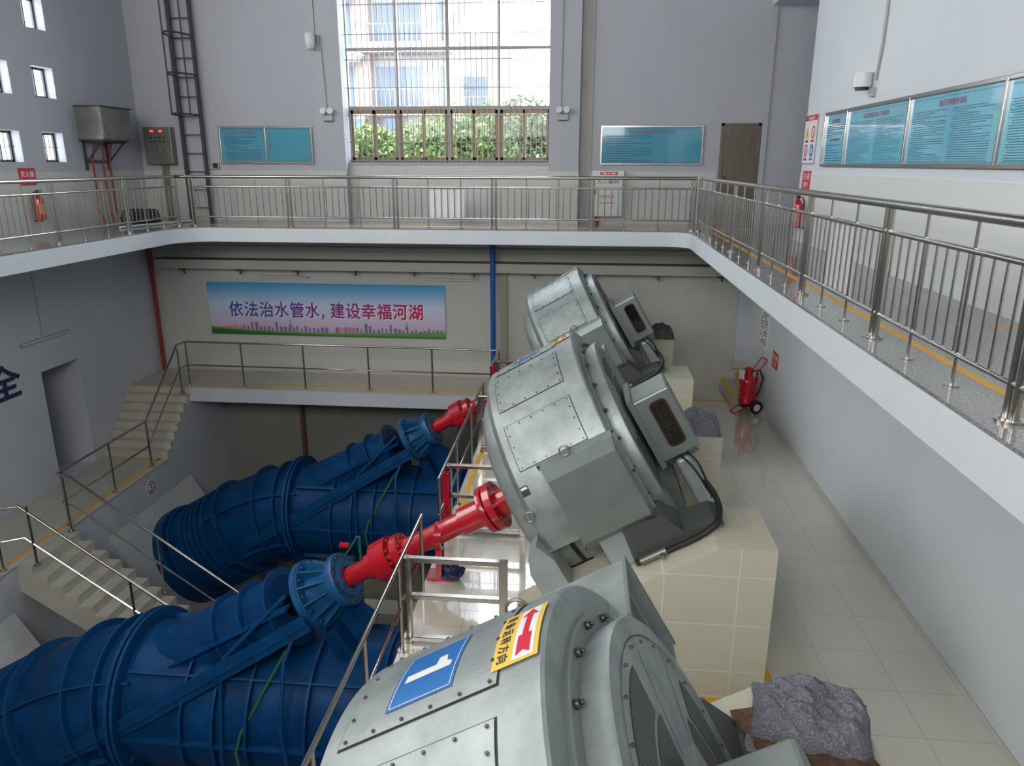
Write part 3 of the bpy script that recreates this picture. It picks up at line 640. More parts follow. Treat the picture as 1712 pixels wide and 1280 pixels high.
def smooth(P, k=5):
    P = [Vector(p) for p in P]; o = []
    for i in range(len(P) - 1):
        a, b, c, d = P[max(i - 1, 0)], P[i], P[i + 1], P[min(i + 2, len(P) - 1)]
        for j in range(k):
            u = j / k; o.append(.5 * ((2 * b) + (c - a) * u + (2 * a - 5 * b + 4 * c - d) * u * u + (3 * b - a - 3 * c + d) * u ** 3))
    return o + [P[-1]]
def mat_once(n, c, r):
    return MT.get(n) or mat(n, c, r)
def perf():
    m, nt, b = newmat('perforated_mesh'); N = nt.nodes; L = nt.links
    tc = N.new('ShaderNodeTexCoord'); s = N.new('ShaderNodeSeparateXYZ'); L.new(tc.outputs['Object'], s.inputs[0])
    def sn(src, k, ph=0):
        a = N.new('ShaderNodeMath'); a.operation = 'MULTIPLY'; a.inputs[1].default_value = k; L.new(src, a.inputs[0]); c = N.new('ShaderNodeMath'); c.operation = 'SINE'; L.new(a.outputs[0], c.inputs[0]); return c.outputs[0]
    ad = N.new('ShaderNodeMath'); ad.operation = 'ADD'; L.new(s.outputs[1], ad.inputs[0]); mu = N.new('ShaderNodeMath'); mu.operation = 'MULTIPLY'; mu.inputs[1].default_value = .58; L.new(s.outputs[2], mu.inputs[0]); L.new(mu.outputs[0], ad.inputs[1])
    sb = N.new('ShaderNodeMath'); sb.operation = 'SUBTRACT'; L.new(s.outputs[1], sb.inputs[0]); L.new(mu.outputs[0], sb.inputs[1])
    p = N.new('ShaderNodeMath'); p.operation = 'MULTIPLY'; L.new(sn(ad.outputs[0], 150), p.inputs[0]); L.new(sn(sb.outputs[0], 150), p.inputs[1])
    ab = N.new('ShaderNodeMath'); ab.operation = 'ABSOLUTE'; L.new(p.outputs[0], ab.inputs[0])
    g = N.new('ShaderNodeMath'); g.operation = 'GREATER_THAN'; g.inputs[1].default_value = .16; L.new(ab.outputs[0], g.inputs[0])
    mx = N.new('ShaderNodeMix'); mx.data_type = 'RGBA'; mx.inputs[6].default_value = (.24, .27, .25, 1); mx.inputs[7].default_value = (.012, .014, .014, 1)
    L.new(g.outputs[0], mx.inputs[0]); L.new(mx.outputs[2], b.inputs['Base Color']); b.inputs['Roughness'].default_value = .5
    return m
mot2 = make_motor()
mot1 = dup(mot2, (0, YC[0], Z0), LB[0]); mot3 = dup(mot2, (0, YC[2], Z0), LB[2])
def sticker_num(par, ch):
    m = MB(); W_, H_ = .49, .385; th0 = -15.8; s0 = -.08
    m.use(PRBLUE); v, f = flat(W_, H_); wrap(m, v, f, R=1.662, s0=s0, th0=th0)
    m.use(PAPER)
    for (a, b, c_, d_) in ((.02, W_ - .02, .015, .02), (.02, W_ - .02, H_ - .02, H_ - .015), (.015, .02, .02, H_ - .02), (W_ - .02, W_ - .015, .02, H_ - .02)):
        v, f = flat(b - a, d_ - c_, a, c_); wrap(m, v, f, R=1.664, s0=s0, th0=th0)
    if ch == '1':
        P = [(.235, .06), (.30, .06), (.30, .335), (.255, .335), (.235, .30), (.165, .285), (.165, .235), (.235, .235)]; P = [(x, y, 0) for x, y in P]
        wrap(m, P, [(0, 1, 2, 7), (7, 2, 3, 4), (4, 5, 6, 7)], R=1.664, s0=s0, th0=th0)
    else:
        vs, fs = glyphs(ch, .0); wrap(m, [Vector((.12 + v.x * .25, .05 + v.y * .29, 0)) for v in vs], fs, R=1.664, s0=s0, th0=th0)
    m.build('number_plate', None, par, 'blue plate with a white number ' + ch)
def sticker_dir(par):
    m = MB(); W_, H_ = .50, .25; th0 = -15; s0 = .525
    m.use(PAPYEL); v, f = flat(W_, H_); wrap(m, v, f, R=1.662, s0=s0, th0=th0)
    m.use(PAPER); v, f = flat(W_ - .04, .115, .02, .11); wrap(m, v, f, R=1.664, s0=s0, th0=th0)
    m.use(PRRED); P = [(.03, .1675), (.11, .215), (.11, .185), (.30, .185), (.30, .205), (.46, .205), (.43, .1675), (.46, .13), (.30, .13), (.30, .15), (.11, .15), (.11, .12)]
    wrap(m, [(x, y, 0) for x, y in P], [(0, 1, 2), (0, 2, 10), (0, 10, 11), (2, 3, 9, 10), (3, 4, 8, 9), (4, 5, 6, 8), (8, 6, 7)], R=1.666, s0=s0, th0=th0)
    m.use(PRBLK)
    for i, ch in enumerate('设备运转方向'):
        vs, fs = glyphs(ch)
        for k, (dx, dy) in enumerate(((0, 0), (.0018, 0), (-.0018, 0), (0, .0018))): wrap(m, [Vector((.035 + i * .074 + v.x * .056 + dx, .024 + v.y * .060 + dy, .0001 * k)) for v in vs], fs, R=1.664, s0=s0, th0=th0)
    m.build('direction_label', None, par, 'yellow label with a red arrow and black characters')
for mt_, ch in ((mot1, '1'), (mot2, '2'), (mot3, '3')): sticker_num(mt_, ch); sticker_dir(mt_)

# ================================================================== PLINTHS
pl = ['beige tiled plinth under the near side of the closest motor, below the view', 'beige tiled plinth beside the closest motor, with swirl-patterned and camouflage cloths heaped on it', 'large beige tiled plinth with bare top, closest to the viewer, under the middle motor', 'beige tiled plinth behind the middle motor, a grey cloth bundle on its top', 'smaller-looking bare-topped beige plinth under the farthest motor, seen over the middle motor', 'beige tiled plinth nearest the far wall, a dark cloth bundle on its top']
def plinth(yc, sg, label):
    y0, y1 = (yc - 2.19, yc - 1.19) if sg < 0 else (yc + 1.2, yc + 2.2)
    m = MB(); xl = -.70; zt = -2.44; P = [(xl, ZF), (2.15, ZF), (2.15, zt), (1.53, zt), (1.53, zt - .005), (1.50, zt - .03), (xl, zt - .03 - (1.50 - xl) * .5774)]
    m.prism(P, 'y', y0, y1)
    o = shift(m.build('motor_plinth', PLT), (.7, (y0 + y1) / 2, ZF)); tag(o, label, 'plinth'); return o
i = 0
for yc in YC:
    for sg in (-1, 1): plinth(yc, sg, pl[i]); i += 1

# cloths
def cloth(label, cx, cy, z, rx, ry, h, m_, seed, rot=0, name='cloth_cover', cat='cloth'):
    from mathutils import noise
    n = 46; P = []; fs = []
    for i in range(n + 1):
        for j in range(n + 1):
            u, v = i / n * 2 - 1, j / n * 2 - 1
            d = (abs(u) ** 3 + abs(v) ** 3) ** (1 / 3.0)
            q = max(0, 1 - d ** 4); hh = h * q ** .45
            nz = noise.noise(Vector((u * 2.1 + seed, v * 2.1, seed))) * .30 + noise.noise(Vector((u * 5 + seed, v * 5, 3))) * .06
            wr = abs(noise.noise(Vector((u * 3 + v * 2 + seed, v * 1.2, 7)))) * .25
            k = 1 + .10 * noise.noise(Vector((u * 2, v * 2, seed + 9)))
            rd = (1 - abs(noise.noise(Vector((u * 2.6 + seed, v * 3.4 + u, 11)))) * 2.2); P.append((u * rx * k, v * ry * k, max(.004, hh * (.80 + nz - wr + .10 * max(0, rd) ** 3) + (.012 if q > 0 else .004))))
    for i in range(n):
        for j in range(n): fs.append((i * (n + 1) + j, (i + 1) * (n + 1) + j, (i + 1) * (n + 1) + j + 1, i * (n + 1) + j + 1))
    mb = MB(); mb.add(P, fs, True); b = [(p[0], p[1], 0.0) for p in P]; mb.add(b, [tuple(reversed(f)) for f in fs])
    # skirt
    ed = [(i * (n + 1)) for i in range(n + 1)] + [n * (n + 1) + j for j in range(n + 1)] + [(n - i) * (n + 1) + n for i in range(n + 1)] + [n - j for j in range(n + 1)]
    K = len(ed); mb.add([P[e] for e in ed] + [b[e] for e in ed], [(a, (a + 1) % K, K + (a + 1) % K, K + a) for a in range(K)])
    o = mb.build(name, m_); o.location = (cx, cy, z); o.rotation_euler = (0, 0, R_(rot)); return tag(o, label, cat)
zt = -2.44
cloth('brown camouflage cloth lying under the grey cloth on the near plinth', 1.66, 4.52, zt, .40, .38, .13, CLOTHB, 4.2, 12, 'camouflage_cloth')
cloth('grey swirl-patterned cloth heaped on the plinth behind motor 1', 1.73, 4.66, zt + .02, .41, .38, .28, CLOTHG, 1.3, -14)
cloth('grey cloth bundle on the plinth behind motor 2', 1.86, 11.15, zt, .30, .40, .27, CLOTHG, 2.7, 0)
cloth('dark grey cloth bundle on the farthest plinth by the far wall', 1.88, 17.6, zt, .28, .40, .29, mat('dark_cloth', (.12, .125, .12), .85, col2=(.05, .055, .05), scale=12), 5.1, 5)

# ================================================================== RED SHAFTS
def make_shaft(label, yc):
    t = thing('drive_shaft', label, 'drive shaft', (0, yc, Z0), (0, -A30, 0))
    sx = lambda x: x / CA
    def L(name, prof, seg=28): m = MB(); m.lathe(prof, seg); return m.build(name, RED, t)
    L('shaft_end', [(sx(-3.66), 0), (sx(-3.66), .16), (sx(-3.6), .165), (sx(-3.58), .145), (sx(-3.02), .145), (sx(-3.0), .19), (sx(-2.86), .19)])
    L('coupling_flange', [(sx(-2.86), .19), (sx(-2.86), .30), (sx(-2.62), .31), (sx(-2.62), .2), (sx(-2.56), .2), (sx(-2.56), .27), (sx(-2.46), .27), (sx(-2.46), .15)])
    L('shaft_tube', [(sx(-2.5), .155), (sx(-1.62), .155), (sx(-1.60), .20), (sx(-1.27), .20)])
    L('coupling_flange', [(sx(-1.27), .2), (sx(-1.27), .34), (sx(-1.21), .345), (sx(-1.2), .34), (sx(-1.2), .26), (sx(-1.17), .26), (sx(-1.17), .35), (sx(-1.08), .35), (sx(-1.08), .2)])
    L('shaft_hub', [(sx(-1.1), .205), (sx(-.86), .205), (sx(-.86), 0)])
    for s, r, k in ((-2.62, .25, 8), (-2.46, .22, 8), (-1.08, .29, 10), (-1.28, .29, 10)):
        for i in range(k):
            a = 2 * PI * i / k; c = (sx(s) - .02, r * math.sin(a), r * math.cos(a)); m = MB(); m.cyl(c, (c[0] + .05, c[1], c[2]), .022, 6); m.build('bolt', mat_once('bolt_red', (.35, .05, .05), .3), t)
    return t
s2 = make_shaft('red drive shaft with bolted couplings running into motor 2', YC[1])
s3 = dup(s2, (0, YC[2], Z0), 'red drive shaft of the farthest motor, partly behind the railing')
s1 = dup(s2, (0, YC[0], Z0), 'red drive shaft of the nearest motor, below the view')
for s in (s1,): 
    for c in list(s.children): bpy.data.objects.remove(c)
    bpy.data.objects.remove(s)
def bag_noise(o):
    from mathutils import noise
    for v in o.data.vertices:
        c = v.co.copy(); k = 1 + .45 * noise.noise(c * 11) + .25 * abs(noise.noise(c * 26)); v.co = Vector((c.x * k * 1.25, c.y * k * 1.1, max(.002, c.z * k * .8)))
def stand(label, yc):
    t = thing('shaft_stand', label, 'shaft support', (-1.95, yc, ZF))
    m = MB(); m.box(-.18, .18, -.14, .14, 0, .03); m.box(-.18, .18, -.14, .14, .03, .05); m.build('base_plate', RED, t)
    m = MB(); m.box(-.04, .04, -.13, -.11, .05, .5); m.box(-.04, .04, .11, .13, .05, .5); m.box(-.02, .02, -.11, .11, .05, .46); m.build('post', RED, t)
    m = MB(); m.lathe([(-.05, .160), (-.05, .205), (.05, .205), (.05, .160)], 24, org=(0, 0, .665), M=Matrix.Translation((0, 0, .0))); m.build('bearing_collar', RED, t)
    return t
q = stand('red steel stand holding up the nearer drive shaft', YC[1]); dup(q, (-1.95, YC[2], ZF), 'red steel stand holding up the farther drive shaft')
m = MB(); m.sph((0, 0, .12), .12, .11, .13, 18); o = m.build('plastic_bag', mat('dark_blue_plastic', (.02, .03, .09), .25)); bag_noise(o); o.location = (-1.76, YC[1] - .06, ZF); tag(o, 'dark blue plastic bag on the floor by the red shaft stand', 'bag')
m = MB(); m.box(-.05, .05, -.06, -.045, 0, 1.12); m.box(-.05, .05, .045, .06, 0, 1.12); m.box(-.01, .01, -.045, .045, 0, 1.12); o = m.build('steel_post', RED); o.location = (-2.07, 10.72, ZF); tag(o, 'red steel post standing behind the railing end, beyond the nearer shaft', 'post')
m = MB(); m.box(-.05, .05, -.06, -.045, 0, 1.12); m.box(-.05, .05, .045, .06, 0, 1.12); m.box(-.01, .01, -.045, .045, 0, 1.12); o = m.build('steel_post', RED); o.location = (-2.07, 17.2, ZF); tag(o, 'red steel post at the far railing corner behind motor 2', 'post')

# ================================================================== BLUE PUMPS
def make_pump(label, yc):
    t = thing('axial_pump', label, 'pump', (-6.5, yc, ZP)); T = Matrix.Translation((6.5, 0, -ZP))
    RI = Matrix.Translation((0, 0, Z0)) @ Matrix.Rotation(-A30, 4, 'Y')     # axis frame (s, y, n) -> x,y,z
    def AX(s, n=0): return (s * CA - n * SA, 0, Z0 + s * SA + n * CA)
    zc = -6.6; R = 1.09
    # elbow path
    pth = []
    for i in range(9): pth.append(Vector((-2.16 - i * .5, 0, zc)))
    P0, P1, P2 = Vector((-6.3, 0, zc)), Vector((-7.15, 0, zc)), Vector(AX(-9.2))
    for i in range(1, 13):
        u = i / 12; pth.append((1 - u) ** 2 * P0 + 2 * u * (1 - u) * P1 + u * u * P2)
    for s in (-9.8, -10.4, -10.8): pth.append(Vector(AX(s)))
    rad = [R] * 9 + [R + .0 * i for i in range(12)] + [R, R + .03, R + .05]
    m = MB(T); m.tube(pth, rad, 56, cap=False); m.build('pump_casing', BLUE, t)
    def ring(c, d, r0, r1, th, name='rib_ring', mm=BLUED, bolts=0, mult=None):
        # ring about centre c, axis direction d
        d = Vector(d).normalized(); q = Vector((1, 0, 0)).rotation_difference(d).to_matrix().to_4x4(); q.translation = Vector(c)
        m = MB(T @ q); m.lathe([(-th / 2, r0), (-th / 2, r1), (th / 2, r1), (th / 2, r0)], 56)
        if bolts:
            for i in range(bolts):
                a = 2 * PI * i / bolts; m.cyl((-th / 2 - .03, (r1 - .05) * math.sin(a), (r1 - .05) * math.cos(a)), (th / 2 + .03, (r1 - .05) * math.sin(a), (r1 - .05) * math.cos(a)), .022, 6)
        return m.build(name, mm, t)
    for x in (-5.6, -5.12, -4.62, -3.75, -2.7): ring((x, 0, zc), (1, 0, 0), R - .02, R + .10, .035)
    ring((-6.62, 0, zc - .01), (1, 0, .10), R - .02, R + .20, .06, 'flange_ring'); ring((-6.53, 0, zc - .01), (1, 0, .10), R - .02, R + .20, .05, 'flange_ring')
    def onpath(s):  # tangent at arc param near the inclined part
        best = min(range(len(pth) - 1), key=lambda k: abs((Vector(pth[k]) - Vector(AX(s))).length)); return pth[best], pth[best] - pth[best + 1]
    for k in (12, 15): ring(pth[k], pth[k - 1] - pth[k + 1], R - .02, R + .11, .035)
    for s in (-9.35,): ring(AX(s), (CA, 0, SA), R - .02, R + .13, .05, 'flange_ring')
    for s in (-9.75, -9.95, -10.1, -10.25, -10.4): ring(AX(s), (CA, 0, SA), R - .02, R + .09, .05)
    ring(AX(-10.75), (CA, 0, SA), R, R + .12, .05); ring(AX(-11.05), (CA, 0, SA), .9, R + .16, .30, 'end_flange')
    # longitudinal ribs
    def lrib(pts, ang, r0, r1, th=.016, name='long_rib', mm=BLUED):
        m = MB(T); P = []
        for p, d in pts:
            d = Vector(d).normalized(); nup = Vector((-d.z, 0, d.x)); 
            if nup.z < 0: nup = -nup
            o = nup * math.sin(R_(ang)) + Vector((0, -1, 0)) * math.cos(R_(ang)); tt = nup * math.cos(R_(ang)) + Vector((0, 1, 0)) * math.sin(R_(ang))
            for rr, q in ((r0, -th), (r1, -th), (r1, th), (r0, th)): P.append(Vector(p) + o * rr + tt * q)
        n = len(pts); fs = [(k * 4 + a, k * 4 + (a + 1) % 4, (k + 1) * 4 + (a + 1) % 4, (k + 1) * 4 + a) for k in range(n - 1) for a in range(4)] + [(0, 1, 2, 3), tuple(range(4 * n - 4, 4 * n))]
        m.add(P, fs); return m.build(name, mm, t)
    hp = [((x, 0, zc), (1, 0, 0)) for x in (-6.5, -4.4, -2.2)]
    for a in (50, 2, -48, 130): lrib(hp, a, R - .02, R + .09)
    ip = [(pth[k], pth[k - 1] - pth[k + 1]) for k in range(9, 22)]
    lrib(ip, 42, R - .02, R + .09); lrib(ip, -20, R - .02, R + .09); lrib(ip, 130, R - .02, R + .09)
    # shaft tube, its rings and big bolted joint plate
    MA = T @ RI
    m = MB(MA); m.lathe([(-7.3, .60), (-6.2, .53), (-4.92, .50), (-4.92, .16)], 36); m.build('shaft_tunnel', BLUE, t)
    for s in (-4.93, -5.42, -5.92): m = MB(MA); m.lathe([(s - .015, .48), (s - .015, .61), (s + .015, .61), (s + .015, .48)], 36); m.build('tunnel_ring', BLUED, t)
    m = MB(MA); m.box(-9.2, -4.5, -1.20, -.45, -.035, .0); m.box(-9.2, -4.5, .45, 1.2, -.035, 0); 
    for i in range(22):
        for yy in (-1.15,): m.cyl((-9.1 + i * .21, yy, -.05), (-9.1 + i * .21, yy, .05), .02, 6)
    # trim the plate to the taper: narrow towards the head
    for k, v in enumerate(m.v):
        pass
    pl_ = MB(MA); 
    for sg in (-1, 1):
        A = [(-8.9, sg * 1.16), (-7.3, sg * 1.16), (-4.45, sg * .62), (-4.45, sg * .45), (-7.3, sg * .55), (-8.9, sg * .9)]
        pl_.prism(A, 'z', -.16, -.10); pl_.prism([(-8.9, sg * 1.13), (-7.3, sg * 1.13), (-4.45, sg * .60), (-4.45, sg * .57), (-7.3, sg * 1.10), (-8.9, sg * 1.10)], 'z', -.26, .0)
        for i in range(12):
            u = i / 11; pl_.cyl((-7.6 + u * 3.0, sg * (1.09 - u * .50), -.12), (-7.6 + u * 3.0, sg * (1.09 - u * .50), -.05), .022, 6)
    pl_.build('joint_flange', BLUED, t)
    m = MB(MA); m.box(-7.15, -4.6, -.62, -.45, .17, .20); m.box(-7.15, -4.6, .45, .62, .17, .20); m.build('long_rib', BLUED, t)
    # stuffing box head
    m = MB(MA); m.lathe([(-4.52, .30), (-4.52, .53), (-4.43, .535), (-4.43, .52), (-4.40, .52), (-4.40, .34), (-4.12, .30), (-4.0, .36), (-3.99, .36), (-3.99, .30)], 44); m.build('pump_head', BLUEB, t)
    m = MB(MA); m.lathe([(-3.99, .2), (-3.99, .40), (-3.90, .41), (-3.87, .40), (-3.87, .22), (-3.87, 0)], 44); m.lathe([(-3.87, .29), (-3.83, .29), (-3.83, .17)], 32); hd = m.build('head_flange', BLUEB, t)
    m = MB(MA)
    for i in range(12):
        a = R_(i * 30 + 10); c, s_ = math.cos(a), math.sin(a); uy, uz = s_, c; ty, tz = c, -s_; th = .012
        P = [(-4.41, .33 * uy, .33 * uz), (-4.41, .52 * uy, .52 * uz), (-4.08, .335 * uy, .335 * uz), (-4.08, .28 * uy, .28 * uz)]
        m.add([(p[0], p[1] + ty * q, p[2] + tz * q) for q in (-th, th) for p in P], [(0, 1, 2, 3), (7, 6, 5, 4), (0, 4, 5, 1), (1, 5, 6, 2), (2, 6, 7, 3), (3, 7, 4, 0)])
        m.cyl((-4.40, .47 * math.sin(a + .26), .47 * math.cos(a + .26)), (-4.36, .47 * math.sin(a + .26), .47 * math.cos(a + .26)), .02, 6)
    m.build('head_ribs', BLUEB, t)
    m = MB(MA); m.use(SCREW)
    for i in range(16):
        a = R_(i * 22.5); m.cyl((-3.88, .36 * math.sin(a), .36 * math.cos(a)), (-3.84, .36 * math.sin(a), .36 * math.cos(a)), .017, 6)
    m.build('head_bolts', None, t)
    m = MB(MA); m.prism([(-4.42, -.4), (-3.95, -.35), (-3.8, -.75), (-4.3, -1.0)], 'y', -.06, .06); m.prism([(-4.5, -.5), (-4.3, -.5), (-4.3, -1.25), (-4.6, -1.25)], 'y', -.35, .35); m.build('head_bracket', BLUE, t)
    # small blue pipes draped over the near side
    def V(x, y, z): return (x, y, z)
    n1 = -1.18
    for pts, r, mm in (([AX(-4.55, .35)[:1] + (-.5,) + AX(-4.55, .35)[2:], (-5.0, -.78, -5.35), (-5.05, -.85, -5.7), (-4.95, -1.25, -6.7), (-4.85, -1.2, -7.4)], .030, BLUED),
                       ([(-3.95, -.45, -4.85), (-4.1, -.8, -5.35), (-4.05, -1.2, -6.2), (-3.95, -1.2, -7.3)], .030, BLUED),
                       ([(-2.6, -.75, -5.5), (-2.75, -.95, -5.65), (-3.05, -1.2, -6.3), (-3.1, -1.2, -7.2)], .026, BLUED),
                       ([(-4.15, -.55, -5.3), (-4.7, -1.1, -6.35), (-4.75, -1.2, -6.6), (-4.6, -1.25, -7.5)], .024, mat_once('green_hose', (.02, .12, .05), .5))):
        m = MB(T); m.tube(pts, r, 8); m.build('lubrication_pipe', mm, t)
    # valve with green handle
    return t
p2 = make_pump('blue inclined pump with ribbed casing in front, driving end by motor 2', YC[1])
p3 = dup(p2, (-6.5, YC[2], ZP), 'blue inclined pump farther back, below the far walkway')
m = MB(); m.tube([(0, 0, 0), (.06, 0, .14), (.14, -.02, .30), (.17, 0, .34), (.17, 0, -1.2)], .018, 6); m.sph((-.05, 0, .10), .07, .06, .05, 6); m.use(None)
m = MB(); m.use(mat_once('green_pipe', (.03, .16, .08), .45)); m.tube([(0, 0, 0), (.08, 0, .12), (.20, 0, .32), (.24, 0, .33), (.24, 0, -1.9), (.24, 0, -3.5)], .018, 6); m.use(RED); m.cyl((-.08, 0, .16), (.06, 0, .16), .05, 8)
o = m.build('grease_valve', None); o.location = (-3.62, YC[1] + .75, -4.45); tag(o, 'thin green pipe with a red valve knob behind the nearer pump head', 'valve')
m = MB(); m.cyl((0, 0, -4), (0, 0, 1.2), .03, 8); o = m.build('drain_pipe', DARK); o.location = (-2.9, YC[2] + .9, -5.4); tag(o, 'thin dark vertical pipe behind the farther pump head', 'pipe')
# tiled thrust blocks where the pumps meet the stair wall
for yc, lb in ((YC[1], 'sloping tiled concrete block at the lower left end of the nearer blue pump'), (YC[2], 'sloping tiled concrete block at the left end of the farther blue pump')):
    m = MB(); m.prism([(-10.5, -6.65), (-8.75, -9.68), (-8.75, -10.0), (-10.5, -10.0)], 'y', yc - 1.85, yc + 1.8)
    tag(shift(m.build('thrust_block', BLKT), (-9.8, yc, -10)), lb, 'concrete block')
# partition in the pit between pumps
m = MB(); m.box(-5.6, -2.16, 12.9, 13.4, ZP, -7.3); struct(m.build('wall_pit_partition', PITF))

# ================================================================== THINGS ON THE FAR WALL (lower)
# banner
m = MB(FR((-10.56, YW - .03, -3.21), 'far')); W_, H_ = 6.79, 1.49
def gradmat(name, stops, vertical=True, z0=0, z1=1):
    mm, nt, b = newmat(name); N = nt.nodes; L = nt.links; g = N.new('ShaderNodeNewGeometry'); s = N.new('ShaderNodeSeparateXYZ'); L.new(g.outputs['Position'], s.inputs[0])
    r = N.new('ShaderNodeMapRange'); r.inputs[1].default_value = z0; r.inputs[2].default_value = z1; L.new(s.outputs[2 if vertical else 0], r.inputs[0])
    c = N.new('ShaderNodeValToRGB'); L.new(r.outputs[0], c.inputs[0]); e = c.color_ramp.elements
    while len(e) < len(stops): e.new(.5)
    for q, (p, col) in zip(e, stops): q.position = p; q.color = (*col, 1)
    n = N.new('ShaderNodeTexNoise'); n.inputs['Scale'].default_value = .9; L.new(g.outputs['Position'], n.inputs['Vector'])
    L.new(c.outputs[0], b.inputs['Base Color']); b.inputs['Roughness'].default_value = .35; return mm
BSKY = gradmat('banner_print_sky', [(0, (.55, .42, .58)), (.25, (.62, .55, .72)), (.55, (.58, .66, .86)), (.8, (.22, .46, .72)), (1, (.04, .30, .58))], True, -3.1, -1.72)
BTXT = gradmat('banner_print_letters', [(0, (.03, .10, .42)), (.45, (.20, .04, .30)), (1, (.60, .01, .06))], False, -10, -4.1)
m.use(BSKY).box(0, W_, 0, H_, 0, .02)
m.use(PRGRN); P = [(0, .22), (1.0, .15), (2.2, .10), (3.5, .09), (5.2, .12), (6.79, .18), (6.79, 0), (0, 0)]; poly(m, P, .022)
m.use(mat_once('banner_dark_green', (.03, .14, .03), .5)); poly(m, [(0, .17), (1.6, .08), (3.4, .03), (6.79, .04), (6.79, 0), (0, 0)], .0225)
m.use(mat_once('banner_skyline', (.25, .16, .32), .5)); rr = random.Random(3)
for k in range(2):
    for i in range(26):
        x = .35 + k * 3.3 + i * .12; h = rr.uniform(.03, .12) + (.12 if i in (7, 8, 13) else 0); rect(m, x, x + rr.uniform(.05, .09), .10, .16 + h, .0215)
    m.cyl((2.35 + k * 3.35, .12, .021), (2.35 + k * 3.35, .44, .021), .012, 5)
    poly(m, [(2.30 + k * 3.35, .24), (2.40 + k * 3.35, .24), (2.38 + k * 3.35, .32), (2.32 + k * 3.35, .32)], .022)
m.use(mat_once('banner_coral', (.62, .25, .25), .5))
for k in range(2):
    for i in range(5): x = .45 + k * 3.3 + i * .11; rect(m, x, x + .08, .12, .22 + .03 * (i % 3), .0218)
m.use(PRGRN)
for i in range(26):
    x, y = rr.uniform(.02, .42), H_ - rr.uniform(.02, .30); a = rr.uniform(0, 6); poly(m, [(x, y), (x + .06 * math.cos(a), y + .02 * math.sin(a)), (x + .07 * math.cos(a + .4), min(H_ - .01, y + .05 * math.sin(a + .4)))], .0222)
bn = m.build('banner', None); tag(shift(bn, (-7.2, YW - .03, -3.2)), 'long blue sky banner with large Chinese slogan on the lower far wall', 'banner')
Mb = Matrix.Translation((7.2, -(YW - .03), 3.2)) @ FR((-10.56, YW - .03, -3.21), 'far')
for i, ch in enumerate('依法治水管水，建设幸福河湖'):
    x = (.60 + i * .445) if i < 7 else (3.55 + (i - 7) * .445); a, b_, yy = (.39, .43, .52) if ch != '，' else (.09, .15, .47)
    m = MB(Mb); m.use(PAPER); put_text(m, ch, x + .02, yy - .02, a, b_, .0235, .045); m.use(BTXT); put_text(m, ch, x, yy, a, b_, .0255, .030); m.build('character', None, bn)
def tube_light(label, M, w_, loc, cond):
    t = thing('tube_light', label, 'light fixture', loc); Mi = Matrix.Translation(-Vector(loc)) @ M
    m = MB(Mi); m.bbox(0, w_, -.03, .04, 0, .05, .01); m.build('housing', LTGR, t)
    m = MB(Mi); m.cyl((.03, -.005, .065), (w_ - .03, -.005, .065), .016, 10); m.build('tube', WHITE, t)
    m = MB(Mi); m.box(w_ * cond, w_ * cond + .02, .04, .04 + abs(cond) * 0 + .55, 0, .015); m.build('conduit', LTGR, t)
tube_light('unlit tube light on the lower far wall above the left part of the banner', FR((-9.0, YW, -1.56), 'far'), 1.42, (-8.3, YW, -1.56), .05)
tube_light('unlit tube light on the lower far wall beside the blue pipe, above the banner end', FR((-4.3, YW, -1.56), 'far'), 1.45, (-3.6, YW, -1.56), .5)
t = thing('tube_light', 'unlit tube light on the lower left wall above the doorway', 'light fixture', (-12.2, 15.5, -2.35)); Mi = Matrix.Translation((12.2, -15.5, 2.35)) @ FR((-12.2, 14.72, -2.35), 'left')
m = MB(Mi); m.bbox(0, 1.62, -.03, .04, 0, .05, .01); m.build('housing', LTGR, t)
m = MB(Mi); m.cyl((.03, -.005, .065), (1.59, -.005, .065), .016, 10); m.build('tube', WHITE, t)
m = MB(Mi); m.box(.70, .72, .04, 1.98, 0, .015); m.build('conduit', LTGR, t)
def pipe(label, pts, r, mt_, name='pipe', cat='pipe', flanges=()):
    m = MB(); m.tube(pts, r, 14)
    for f in flanges: m.cyl(Vector(f) - Vector((0, 0, .02)), Vector(f) + Vector((0, 0, .02)), r * 1.5, 14)
    return tag(shift(m.build(name, mt_), pts[-1]), label, cat)
pipe('blue vertical pipe on the far wall right of the banner', [(-2.38, 19.55, -.36), (-2.38, 19.55, -4.3)], .07, BLUEP, flanges=[(-2.38, 19.55, -3.9)])
pipe('red fire pipe down the corner of the lower left wall', [(-12.08, 19.9, -.36), (-12.08, 19.9, -4.3)], .055, REDD)
pipe('brown-red pipe below the walkway behind the farther pump', [(-8.05, 19.9, -4.7), (-8.05, 19.9, -8.6)], .06, BROWN)
m = MB(); m.bbox(-2.24, -2.04, YW - .10, YW, -4.3, -1.25, .01); tag(shift(m.build('cable_duct', mat_once('duct_beige', (.34, .33, .28), .5)), (-2.14, YW, -4.3)), 'beige vertical cable duct right of the blue pipe', 'cable duct')
pipe('dark red horizontal pipe on the far wall near the railing corner', [(-.9, 19.8, -3.75), (-1.6, 19.8, -3.75), (-2.0, 19.75, -3.75), (-2.0, 19.75, -4.3)], .05, REDD)

